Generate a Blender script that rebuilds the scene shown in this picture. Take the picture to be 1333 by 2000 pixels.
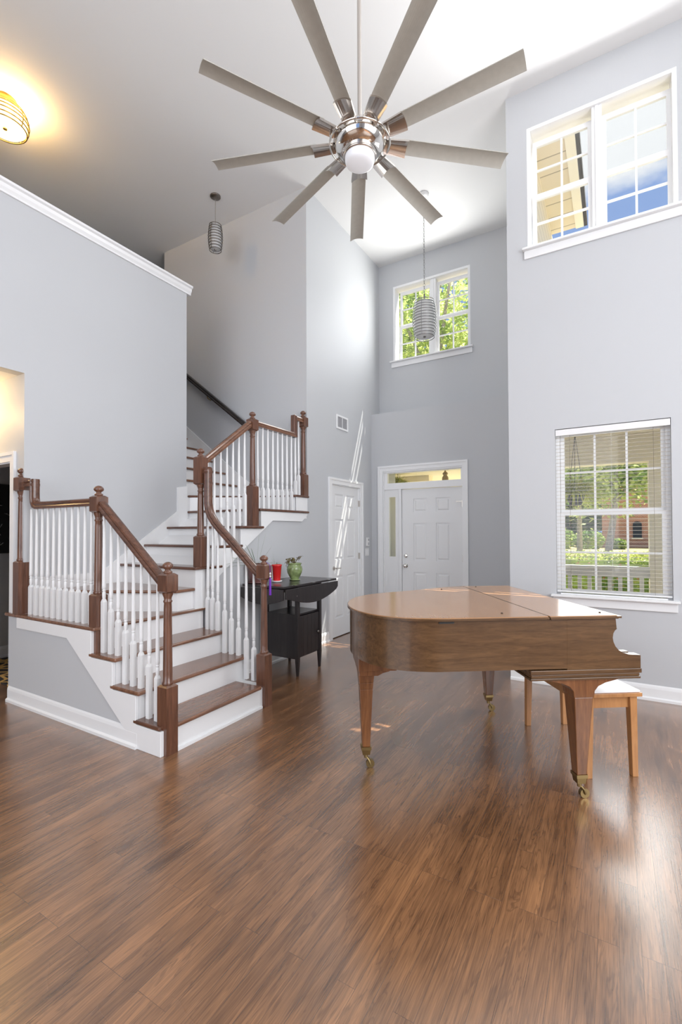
import bpy, bmesh, math, random
from mathutils import Vector, Matrix

random.seed(7)
PI = math.pi
S = bpy.context.scene
COL = S.collection
for o in list(bpy.data.objects):
    bpy.data.objects.remove(o)

# ------------------------------------------------------------------ camera
HC = 1.4557
cam_d = bpy.data.cameras.new('camera')
cam_d.sensor_fit = 'VERTICAL'
cam_d.sensor_height = 36.0
cam_d.lens = 901.98 / 2000 * 36.0
cam_d.shift_y = 25.326 / 2000
cam_d.clip_start = 0.05
cam_d.clip_end = 400
cam = bpy.data.objects.new('camera', cam_d)
COL.objects.link(cam)
RT = Vector((0.86055748, 0.5093361, -0.00419211))
UP = Vector((0.0110759, -0.0104839, 0.9998837))
FW = Vector((-0.50923291, 0.86050382, 0.01466336))
cam.matrix_world = Matrix(((RT.x, UP.x, -FW.x, 0), (RT.y, UP.y, -FW.y, 0), (RT.z, UP.z, -FW.z, HC), (0, 0, 0, 1)))
S.camera = cam

# ------------------------------------------------------------------ view
S.view_settings.view_transform = 'Standard'
S.view_settings.look = 'None'
S.view_settings.gamma = 1.0
S.view_settings.exposure = 0.72
S.view_settings.use_curve_mapping = False

# ------------------------------------------------------------------ world (cloudy summer sky)
W = bpy.data.worlds.new('sky')
S.world = W
W.use_nodes = True
nt = W.node_tree
nt.nodes.clear()
def nd(t, kind, **kw):
    n = t.nodes.new(kind)
    for k, v in kw.items():
        setattr(n, k, v)
    return n
tc = nd(nt, 'ShaderNodeTexCoord')
mp = nd(nt, 'ShaderNodeMapping')
mp.inputs['Scale'].default_value = (1.0, 1.0, 2.2)
nz = nd(nt, 'ShaderNodeTexNoise')
nz.inputs['Scale'].default_value = 2.3
nz.inputs['Detail'].default_value = 9
nz.inputs['Roughness'].default_value = 0.6
rp = nd(nt, 'ShaderNodeValToRGB')
rp.color_ramp.elements[0].position = 0.44
rp.color_ramp.elements[0].color = (0.17, 0.26, 0.47, 1)
rp.color_ramp.elements[1].position = 0.58
rp.color_ramp.elements[1].color = (0.57, 0.58, 0.59, 1)
sx = nd(nt, 'ShaderNodeSeparateXYZ')
# higher in the sky the cloud deck closes
ad = nd(nt, 'ShaderNodeMath', operation='MULTIPLY_ADD')
ad.inputs[1].default_value = 2.2
ad.inputs[2].default_value = -1.26
sm = nd(nt, 'ShaderNodeMath', operation='ADD')
bg = nd(nt, 'ShaderNodeBackground')
bg.inputs['Strength'].default_value = 1.0
ow = nd(nt, 'ShaderNodeOutputWorld')
L = nt.links.new
L(tc.outputs['Generated'], mp.inputs['Vector'])
L(mp.outputs[0], nz.inputs['Vector'])
L(tc.outputs['Generated'], sx.inputs[0])
L(sx.outputs['Z'], ad.inputs[0])
L(nz.outputs[0], sm.inputs[0])
L(ad.outputs[0], sm.inputs[1])
L(sm.outputs[0], rp.inputs[0])
L(rp.outputs[0], bg.inputs['Color'])
L(bg.outputs[0], ow.inputs['Surface'])

# ------------------------------------------------------------------ sun
sd = bpy.data.lights.new('sun', 'SUN')
sd.energy = 9.5
sd.angle = 0.006
sd.color = (1.0, 0.95, 0.86)
sun = bpy.data.objects.new('sun', sd)
COL.objects.link(sun)
sun.rotation_euler = Vector((-0.57, -1.0, -2.70)).to_track_quat('-Z', 'Y').to_euler()
sun.location = (3, 8, 14)

# ------------------------------------------------------------------ added area lamps: fill from out of view, boost at the visible windows
def area(name, loc, target, sx_, sy_, power, color=(1, 1, 1)):
    d = bpy.data.lights.new(name, 'AREA')
    d.shape = 'RECTANGLE'
    d.size = sx_
    d.size_y = sy_
    d.energy = power
    d.color = color
    o = bpy.data.objects.new(name, d)
    COL.objects.link(o)
    o.location = loc
    o.rotation_euler = (Vector(target) - Vector(loc)).to_track_quat('-Z', 'Y').to_euler()
    return o
area('fill_rear', (-2.4, -3.75, 2.6), (-2.4, 4.0, 2.3), 5.0, 4.4, 118, (1.0, 0.995, 0.98))  # unseen fill lamp, set at assumed windows behind the camera
area('fill_side', (3.05, 1.2, 2.9), (-3.0, 2.6, 2.2), 4.4, 4.0, 165, (1.0, 0.995, 0.985))  # unseen fill lamp, set at an assumed opening in the right wall
area('daylight_upper_window', (-0.1, 4.66, 4.8), (-0.1, 0.6, 4.8), 1.15, 1.1, 32, (0.98, 0.99, 1.0))  # lamp added just inside the window to boost its daylight; next two likewise
area('daylight_large_window', (-0.02, 4.72, 1.65), (-0.02, 0.6, 1.65), 0.85, 1.45, 11, (0.99, 1.0, 0.98))
area('daylight_entry_window', (-2.3, 6.68, 4.8), (-2.3, 2.0, 4.8), 1.1, 1.1, 20, (0.99, 1.0, 0.98))

# =================================================================== materials
def new_mat(name):
    m = bpy.data.materials.new(name)
    m.use_nodes = True
    t = m.node_tree
    b = t.nodes['Principled BSDF']
    return m, t, b

def plain(name, col, rough=0.5, metal=0.0, bump=0.0, bscale=200.0, coat=0.0, var=0.0, vscale=6.0, spec=0.5):
    m, t, b = new_mat(name)
    b.inputs['Base Color'].default_value = (*col, 1)
    b.inputs['Roughness'].default_value = rough
    b.inputs['Metallic'].default_value = metal
    b.inputs['Specular IOR Level'].default_value = spec
    b.inputs['Coat Weight'].default_value = coat
    b.inputs['Coat Roughness'].default_value = 0.08
    tcn = nd(t, 'ShaderNodeTexCoord')
    if bump > 0:
        n = nd(t, 'ShaderNodeTexNoise')
        n.inputs['Scale'].default_value = bscale
        n.inputs['Detail'].default_value = 3
        bp = nd(t, 'ShaderNodeBump')
        bp.inputs['Strength'].default_value = bump
        bp.inputs['Distance'].default_value = 0.002
        t.links.new(tcn.outputs['Object'], n.inputs['Vector'])
        t.links.new(n.outputs[0], bp.inputs['Height'])
        t.links.new(bp.outputs[0], b.inputs['Normal'])
    if var > 0:
        n = nd(t, 'ShaderNodeTexNoise')
        n.inputs['Scale'].default_value = vscale
        n.inputs['Detail'].default_value = 4
        r = nd(t, 'ShaderNodeValToRGB')
        r.color_ramp.elements[0].position = 0.3
        r.color_ramp.elements[1].position = 0.7
        r.color_ramp.elements[0].color = tuple(c * (1 - var) for c in col) + (1,)
        r.color_ramp.elements[1].color = tuple(min(1, c * (1 + var)) for c in col) + (1,)
        t.links.new(tcn.outputs['Object'], n.inputs['Vector'])
        t.links.new(n.outputs[0], r.inputs[0])
        t.links.new(r.outputs[0], b.inputs['Base Color'])
    return m

def wood(name, dark, light, axis='X', rough=0.3, coat=0.3, scale=1.0, contrast=0.25, rings=True):
    m, t, b = new_mat(name)
    b.inputs['Roughness'].default_value = rough
    b.inputs['Coat Weight'].default_value = coat
    b.inputs['Coat Roughness'].default_value = 0.12
    tcn = nd(t, 'ShaderNodeTexCoord')
    mpn = nd(t, 'ShaderNodeMapping')
    sc = {'X': (1.2, 14, 14), 'Y': (14, 1.2, 14), 'Z': (14, 14, 1.2)}[axis]
    mpn.inputs['Scale'].default_value = tuple(s * scale for s in sc)
    n = nd(t, 'ShaderNodeTexNoise')
    n.inputs['Scale'].default_value = 2.2
    n.inputs['Detail'].default_value = 8
    n.inputs['Roughness'].default_value = 0.62
    n.inputs['Distortion'].default_value = 0.8
    n2 = nd(t, 'ShaderNodeTexNoise')
    n2.inputs['Scale'].default_value = 14
    n2.inputs['Detail'].default_value = 5
    mx = nd(t, 'ShaderNodeMath', operation='MULTIPLY_ADD')
    mx.inputs[1].default_value = 0.35
    r = nd(t, 'ShaderNodeValToRGB')
    r.color_ramp.elements[0].position = 0.5 - contrast + 0.15
    r.color_ramp.elements[1].position = 0.5 + contrast + 0.15
    r.color_ramp.elements[0].color = (*dark, 1)
    r.color_ramp.elements[1].color = (*light, 1)
    k = t.links.new
    k(tcn.outputs['Object'], mpn.inputs['Vector'])
    k(mpn.outputs[0], n.inputs['Vector'])
    k(mpn.outputs[0], n2.inputs['Vector'])
    k(n2.outputs[0], mx.inputs[0])
    k(n.outputs[0], mx.inputs[2])
    k(mx.outputs[0], r.inputs[0])
    k(r.outputs[0], b.inputs['Base Color'])
    return m

def floor_mat():
    m, t, b = new_mat('oak_floor')
    k = t.links.new
    tcn = nd(t, 'ShaderNodeTexCoord')
    mpn = nd(t, 'ShaderNodeMapping')
    mpn.inputs['Rotation'].default_value = (0, 0, PI / 2)
    br = nd(t, 'ShaderNodeTexBrick')
    br.offset = 0.37
    br.offset_frequency = 3
    br.inputs['Scale'].default_value = 1.0
    br.inputs['Brick Width'].default_value = 0.95
    br.inputs['Row Height'].default_value = 0.066
    br.inputs['Mortar Size'].default_value = 0.0009
    br.inputs['Mortar Smooth'].default_value = 0.3
    br.inputs['Bias'].default_value = 0.0
    br.inputs['Color1'].default_value = (0, 0, 0, 1)
    br.inputs['Color2'].default_value = (1, 1, 1, 1)
    br.inputs['Mortar'].default_value = (0.5, 0.5, 0.5, 1)
    k(tcn.outputs['Object'], mpn.inputs['Vector'])
    k(mpn.outputs[0], br.inputs['Vector'])
    # per-plank offset of the grain
    vm = nd(t, 'ShaderNodeVectorMath', operation='MULTIPLY')
    vm.inputs[1].default_value = (13.0, 7.0, 5.0)
    k(br.outputs['Color'], vm.inputs[0])
    va = nd(t, 'ShaderNodeVectorMath', operation='ADD')
    k(tcn.outputs['Object'], va.inputs[0])
    k(vm.outputs[0], va.inputs[1])
    g1m = nd(t, 'ShaderNodeMapping')
    g1m.inputs['Scale'].default_value = (10, 0.75, 1)
    k(va.outputs[0], g1m.inputs['Vector'])
    g1 = nd(t, 'ShaderNodeTexNoise')
    g1.inputs['Scale'].default_value = 1.6
    g1.inputs['Detail'].default_value = 4
    g1.inputs['Roughness'].default_value = 0.6
    g1.inputs['Distortion'].default_value = 1.1
    k(g1m.outputs[0], g1.inputs['Vector'])
    # cathedral grain: bands over the distorted noise
    wv = nd(t, 'ShaderNodeMath', operation='MULTIPLY')
    wv.inputs[1].default_value = 40.0
    k(g1.outputs[0], wv.inputs[0])
    sn = nd(t, 'ShaderNodeMath', operation='SINE')
    k(wv.outputs[0], sn.inputs[0])
    sp = nd(t, 'ShaderNodeMapRange')
    sp.inputs['From Min'].default_value = 0.72
    sp.inputs['From Max'].default_value = 1.0
    k(sn.outputs[0], sp.inputs['Value'])
    # fine pores
    g2m = nd(t, 'ShaderNodeMapping')
    g2m.inputs['Scale'].default_value = (150, 5, 1)
    k(va.outputs[0], g2m.inputs['Vector'])
    g2 = nd(t, 'ShaderNodeTexNoise')
    g2.inputs['Scale'].default_value = 1.5
    g2.inputs['Detail'].default_value = 4
    k(g2m.outputs[0], g2.inputs['Vector'])
    # broad stain variation
    g3 = nd(t, 'ShaderNodeTexNoise')
    g3.inputs['Scale'].default_value = 0.9
    g3.inputs['Detail'].default_value = 3
    k(tcn.outputs['Object'], g3.inputs['Vector'])
    r1 = nd(t, 'ShaderNodeValToRGB')
    e = r1.color_ramp.elements
    e[0].position = 0.22
    e[0].color = (0.035, 0.013, 0.006, 1)
    e[1].position = 0.78
    e[1].color = (0.385, 0.185, 0.080, 1)
    a1 = nd(t, 'ShaderNodeMath', operation='MULTIPLY_ADD')
    a1.inputs[1].default_value = 0.10
    g4 = nd(t, 'ShaderNodeTexNoise')
    g4.inputs['Scale'].default_value = 2.6
    g4.inputs['Detail'].default_value = 4
    g4m = nd(t, 'ShaderNodeMapping')
    g4m.inputs['Scale'].default_value = (2.2, 0.7, 1)
    k(tcn.outputs['Object'], g4m.inputs['Vector'])
    k(g4m.outputs[0], g4.inputs['Vector'])
    a4 = nd(t, 'ShaderNodeMath', operation='MULTIPLY_ADD')
    a4.inputs[1].default_value = 0.55
    a4.inputs[2].default_value = -0.275
    k(g4.outputs[0], a4.inputs[0])
    k(br.outputs['Color'], a1.inputs[0])
    a2 = nd(t, 'ShaderNodeMath', operation='MULTIPLY_ADD')
    a2.inputs[1].default_value = 0.50
    k(g2.outputs[0], a2.inputs[0])
    a3 = nd(t, 'ShaderNodeMath', operation='MULTIPLY_ADD')
    a3.inputs[1].default_value = 0.50
    a3.inputs[2].default_value = -0.04
    k(g1.outputs[0], a3.inputs[0])
    k(a3.outputs[0], a2.inputs[2])
    k(a2.outputs[0], a1.inputs[2])
    a5 = nd(t, 'ShaderNodeMath', operation='ADD')
    k(a1.outputs[0], a5.inputs[0])
    k(a4.outputs[0], a5.inputs[1])
    k(a5.outputs[0], r1.inputs[0])
    mx = nd(t, 'ShaderNodeMix', data_type='RGBA')
    mx.inputs['B'].default_value = (0.045, 0.020, 0.011, 1)
    fac = nd(t, 'ShaderNodeMath', operation='MULTIPLY')
    fac.inputs[1].default_value = 0.38
    k(sp.outputs[0], fac.inputs[0])
    k(fac.outputs[0], mx.inputs['Factor'])
    k(r1.outputs[0], mx.inputs['A'])
    mo = nd(t, 'ShaderNodeMix', data_type='RGBA')
    mo.inputs['B'].default_value = (0.03, 0.014, 0.008, 1)
    fm = nd(t, 'ShaderNodeMath', operation='MULTIPLY')
    fm.inputs[1].default_value = 0.6
    k(br.outputs['Fac'], fm.inputs[0])
    k(fm.outputs[0], mo.inputs['Factor'])
    k(mx.outputs['Result'], mo.inputs['A'])
    k(mo.outputs['Result'], b.inputs['Base Color'])
    rr = nd(t, 'ShaderNodeMapRange')
    rr.inputs['From Min'].default_value = 0.3
    rr.inputs['From Max'].default_value = 0.7
    rr.inputs['To Min'].default_value = 0.20
    rr.inputs['To Max'].default_value = 0.30
    k(g3.outputs[0], rr.inputs['Value'])
    k(rr.outputs[0], b.inputs['Roughness'])
    bp = nd(t, 'ShaderNodeBump')
    bp.inputs['Strength'].default_value = 0.22
    bp.inputs['Distance'].default_value = 0.002
    hs = nd(t, 'ShaderNodeMath', operation='SUBTRACT')
    k(g2.outputs[0], hs.inputs[0])
    k(br.outputs['Fac'], hs.inputs[1])
    k(hs.outputs[0], bp.inputs['Height'])
    k(bp.outputs[0], b.inputs['Normal'])
    b.inputs['Coat Weight'].default_value = 1.0
    b.inputs['Coat IOR'].default_value = 1.65
    b.inputs['Specular IOR Level'].default_value = 0.7
    b.inputs['Coat Roughness'].default_value = 0.24
    return m

def emit(name, col, strength):
    m, t, b = new_mat(name)
    b.inputs['Base Color'].default_value = (*col, 1)
    b.inputs['Emission Color'].default_value = (*col, 1)
    b.inputs['Emission Strength'].default_value = strength
    b.inputs['Roughness'].default_value = 0.4
    return m

def glass_mat(name='window_glass'):
    m = bpy.data.materials.new(name)
    m.use_nodes = True
    t = m.node_tree
    t.nodes.clear()
    tr = nd(t, 'ShaderNodeBsdfTransparent')
    tr.inputs['Color'].default_value = (0.97, 0.98, 0.98, 1)
    gl = nd(t, 'ShaderNodeBsdfGlossy')
    gl.inputs['Roughness'].default_value = 0.02
    lw = nd(t, 'ShaderNodeLayerWeight')
    lw.inputs['Blend'].default_value = 0.5
    pw = nd(t, 'ShaderNodeMath', operation='POWER')
    pw.inputs[1].default_value = 4.0
    fr = nd(t, 'ShaderNodeMath', operation='MULTIPLY_ADD')
    fr.inputs[1].default_value = 0.7
    fr.inputs[2].default_value = 0.03
    t.links.new(lw.outputs['Facing'], pw.inputs[0])
    t.links.new(pw.outputs[0], fr.inputs[0])
    mx = nd(t, 'ShaderNodeMixShader')
    ou = nd(t, 'ShaderNodeOutputMaterial')
    t.links.new(fr.outputs[0], mx.inputs[0])
    t.links.new(tr.outputs[0], mx.inputs[1])
    t.links.new(gl.outputs[0], mx.inputs[2])
    t.links.new(mx.outputs[0], ou.inputs[0])
    return m

def leaf_mat(name, c1, c2, scale=3.0, trans=0.35):
    m, t, b = new_mat(name)
    k = t.links.new
    oi = nd(t, 'ShaderNodeTexCoord')
    n = nd(t, 'ShaderNodeTexNoise')
    n.inputs['Scale'].default_value = scale
    n.inputs['Detail'].default_value = 6
    r = nd(t, 'ShaderNodeValToRGB')
    r.color_ramp.elements[0].position = 0.35
    r.color_ramp.elements[1].position = 0.65
    r.color_ramp.elements[0].color = (*c1, 1)
    r.color_ramp.elements[1].color = (*c2, 1)
    k(oi.outputs['Object'], n.inputs['Vector'])
    k(n.outputs[0], r.inputs[0])
    k(r.outputs[0], b.inputs['Base Color'])
    b.inputs['Roughness'].default_value = 0.55
    tl = nd(t, 'ShaderNodeBsdfTranslucent')
    mx = nd(t, 'ShaderNodeMixShader')
    mx.inputs[0].default_value = trans
    k(r.outputs[0], tl.inputs['Color'])
    k(b.outputs[0], mx.inputs[1])
    k(tl.outputs[0], mx.inputs[2])
    k(mx.outputs[0], t.nodes['Material Output'].inputs['Surface'])
    return m

def siding_mat(name, col, pitch=0.11, axis='Z'):
    m, t, b = new_mat(name)
    k = t.links.new
    tcn = nd(t, 'ShaderNodeTexCoord')
    sp = nd(t, 'ShaderNodeSeparateXYZ')
    k(tcn.outputs['Object'], sp.inputs[0])
    dv = nd(t, 'ShaderNodeMath', operation='DIVIDE')
    dv.inputs[1].default_value = pitch
    fr = nd(t, 'ShaderNodeMath', operation='FRACT')
    k(sp.outputs[axis], dv.inputs[0])
    k(dv.outputs[0], fr.inputs[0])
    r = nd(t, 'ShaderNodeValToRGB')
    r.color_ramp.elements[0].position = 0.0
    r.color_ramp.elements[0].color = tuple(c * 0.22 for c in col) + (1,)
    r.color_ramp.elements[1].position = 0.08
    r.color_ramp.elements[1].color = (*col, 1)
    k(fr.outputs[0], r.inputs[0])
    k(r.outputs[0], b.inputs['Base Color'])
    b.inputs['Roughness'].default_value = 0.6
    return m

def brick_mat():
    m, t, b = new_mat('house_brick')
    tcn = nd(t, 'ShaderNodeTexCoord')
    mpn = nd(t, 'ShaderNodeMapping')
    mpn.inputs['Rotation'].default_value = (PI / 2, 0, 0)
    br = nd(t, 'ShaderNodeTexBrick')
    br.inputs['Scale'].default_value = 4.0
    br.inputs['Color1'].default_value = (0.50, 0.22, 0.15, 1)
    br.inputs['Color2'].default_value = (0.38, 0.17, 0.12, 1)
    br.inputs['Mortar'].default_value = (0.55, 0.45, 0.4, 1)
    t.links.new(tcn.outputs['Object'], mpn.inputs['Vector'])
    t.links.new(mpn.outputs[0], br.inputs['Vector'])
    t.links.new(br.outputs[0], b.inputs['Base Color'])
    b.inputs['Roughness'].default_value = 0.8
    return m

def rug_mat():
    m, t, b = new_mat('rug_pattern')
    k = t.links.new
    tcn = nd(t, 'ShaderNodeTexCoord')
    v = nd(t, 'ShaderNodeTexVoronoi', feature='DISTANCE_TO_EDGE')
    v.inputs['Scale'].default_value = 7.0
    k(tcn.outputs['Object'], v.inputs['Vector'])
    r = nd(t, 'ShaderNodeValToRGB')
    r.color_ramp.interpolation = 'CONSTANT'
    r.color_ramp.elements[0].position = 0.0
    r.color_ramp.elements[0].color = (0.62, 0.40, 0.13, 1)
    r.color_ramp.elements[1].position = 0.09
    r.color_ramp.elements[1].color = (0.035, 0.03, 0.03, 1)
    k(v.outputs['Distance'], r.inputs[0])
    k(r.outputs[0], b.inputs['Base Color'])
    b.inputs['Roughness'].default_value = 0.95
    return m

def frost(name, col, rough=0.5, trans=0.5):
    m, t, b = new_mat(name)
    b.inputs['Base Color'].default_value = (*col, 1)
    b.inputs['Roughness'].default_value = rough
    tl = nd(t, 'ShaderNodeBsdfTranslucent')
    tl.inputs['Color'].default_value = (*col, 1)
    mx = nd(t, 'ShaderNodeMixShader')
    mx.inputs[0].default_value = trans
    t.links.new(b.outputs[0], mx.inputs[1])
    t.links.new(tl.outputs[0], mx.inputs[2])
    t.links.new(mx.outputs[0], t.nodes['Material Output'].inputs['Surface'])
    return m

M = {}
M['wall'] = plain('grey_wall_paint', (0.548, 0.560, 0.578), 0.55, bump=0.12, bscale=160, spec=0.35)
M['ceil'] = plain('white_ceiling_paint', (0.80, 0.80, 0.795), 0.7, bump=0.1, bscale=120, spec=0.2)
M['trim'] = plain('white_trim_paint', (0.84, 0.845, 0.85), 0.30)
M['door'] = plain('white_door_paint', (0.80, 0.805, 0.81), 0.35)
M['floor'] = floor_mat()
M['stain'] = wood('dark_stained_oak', (0.055, 0.022, 0.013), (0.20, 0.085, 0.048), 'Z', 0.28, 0.5)
M['stain_x'] = wood('dark_stained_oak_rail', (0.055, 0.023, 0.014), (0.17, 0.072, 0.042), 'X', 0.27, 0.5)
M['stain_y'] = wood('dark_stained_oak_tread', (0.085, 0.037, 0.021), (0.27, 0.125, 0.07), 'Y', 0.24, 0.5)
M['black_rail'] = wood('espresso_handrail', (0.012, 0.009, 0.008), (0.03, 0.022, 0.02), 'X', 0.25, 0.4)
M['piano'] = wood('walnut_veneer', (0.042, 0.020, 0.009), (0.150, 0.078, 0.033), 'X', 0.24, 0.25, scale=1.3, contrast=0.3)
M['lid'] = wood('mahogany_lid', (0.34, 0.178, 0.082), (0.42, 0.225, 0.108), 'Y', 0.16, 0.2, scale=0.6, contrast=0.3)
M['piano_leg'] = wood('walnut_leg', (0.085, 0.029, 0.009), (0.24, 0.092, 0.030), 'Z', 0.25, 0.6)
M['bench'] = wood('honey_maple', (0.34, 0.145, 0.045), (0.52, 0.25, 0.09), 'Z', 0.35, 0.3)
M['cushion'] = plain('white_cushion_vinyl', (0.85, 0.83, 0.85), 0.45, bump=0.2, bscale=300)
M['brass'] = plain('aged_brass', (0.30, 0.22, 0.10), 0.32, 1.0)
M['nickel'] = plain('brushed_nickel', (0.62, 0.58, 0.54), 0.24, 1.0)
M['chrome'] = plain('polished_nickel', (0.80, 0.78, 0.74), 0.08, 1.0)
M['dark_metal'] = plain('dark_nickel', (0.22, 0.20, 0.18), 0.3, 1.0)
M['steel_ring'] = plain('steel_ring', (0.30, 0.30, 0.30), 0.28, 1.0)
M['blade'] = plain('taupe_blade', (0.43, 0.415, 0.37), 0.5, var=0.04, vscale=30)
M['frost'] = emit('frosted_opal_glass', (0.80, 0.82, 0.86), 0.12)
M['pend'] = frost('pendant_glass', (0.80, 0.80, 0.80), 0.35, 0.4)
M['warm'] = emit('lit_lamp_glass', (1.0, 0.78, 0.36), 2.2)
M['gold'] = plain('gold_ring', (0.75, 0.46, 0.14), 0.25, 1.0)
M['black_wood'] = wood('black_brown_furniture', (0.014, 0.011, 0.012), (0.035, 0.028, 0.028), 'Z', 0.3, 0.3)
M['glass'] = glass_mat()
M['blind'] = plain('white_blind', (0.80, 0.80, 0.80), 0.45)
M['slat'] = plain('ivory_slat', (0.62, 0.58, 0.52), 0.5)
M['cord'] = plain('dark_cord', (0.16, 0.12, 0.09), 0.8)
M['red'] = plain('red_glaze', (0.62, 0.02, 0.02), 0.2, coat=0.4)
M['maroon'] = plain('maroon_glaze', (0.12, 0.05, 0.045), 0.3, coat=0.3, var=0.3, vscale=18)
M['green'] = plain('green_glaze', (0.23, 0.30, 0.12), 0.22, coat=0.6, var=0.35, vscale=22)
M['soil'] = plain('potting_soil', (0.06, 0.04, 0.03), 0.95)
M['leaf'] = leaf_mat('houseplant_leaf', (0.07, 0.15, 0.04), (0.16, 0.28, 0.09), 12)
M['dryleaf'] = leaf_mat('wilted_leaf', (0.10, 0.05, 0.03), (0.30, 0.26, 0.10), 16)
M['purple'] = plain('purple_tassel', (0.16, 0.02, 0.42), 0.6)
M['offwhite'] = plain('offwhite_plastic', (0.80, 0.80, 0.79), 0.4)
M['grille'] = plain('grille_grey', (0.45, 0.45, 0.47), 0.5)
M['black'] = plain('matte_black', (0.01, 0.01, 0.01), 0.6)
M['gap'] = plain('gap_shade', (0.03, 0.03, 0.03), 0.9)  # shade put into the colour, for the sheet behind the closet door
M['ivory'] = plain('ivory_keys', (0.87, 0.86, 0.83), 0.25)
M['siding'] = siding_mat('beige_siding', (0.86, 0.77, 0.63), 0.15)
M['soffit'] = siding_mat('soffit_board', (0.78, 0.70, 0.60), 0.30, 'Y')
M['beige'] = plain('beige_exterior_trim', (0.92, 0.84, 0.69), 0.6)
M['cream'] = plain('cream_column', (0.93, 0.86, 0.72), 0.6)
M['ext_white'] = plain('exterior_white_paint', (0.90, 0.87, 0.84), 0.55)
M['shingle'] = plain('dark_shingle', (0.05, 0.05, 0.06), 0.9, var=0.3, vscale=30)
M['concrete'] = plain('porch_concrete', (0.66, 0.62, 0.57), 0.85, var=0.1)
M['grass'] = plain('dry_lawn', (0.42, 0.36, 0.14), 0.95, var=0.35, vscale=1.2)
M['road'] = plain('asphalt', (0.46, 0.42, 0.40), 0.9, var=0.1)
M['leaf_a'] = leaf_mat('tree_leaf_bright', (0.22, 0.34, 0.10), (0.86, 0.92, 0.36), 1.6, 0.6)
M['leaf_b'] = leaf_mat('tree_leaf_mid', (0.10, 0.18, 0.05), (0.50, 0.60, 0.18), 1.6, 0.55)
M['hedge'] = leaf_mat('hedge_leaf', (0.08, 0.15, 0.02), (0.55, 0.60, 0.14), 4, 0.4)
M['hedge_red'] = leaf_mat('hedge_blossom', (0.35, 0.10, 0.06), (0.60, 0.35, 0.25), 4, 0.3)
M['fern'] = leaf_mat('fern_frond', (0.30, 0.36, 0.04), (0.80, 0.80, 0.20), 9, 0.6)
M['bark'] = plain('bark', (0.42, 0.37, 0.33), 0.95, var=0.3, vscale=14)
M['brick'] = brick_mat()
M['rug'] = rug_mat()
M['scribble'] = plain('chalk_white', (0.6, 0.6, 0.6), 0.8)
M['fabric_dark'] = plain('dark_room_fabric', (0.02, 0.02, 0.022), 0.9)

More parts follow.
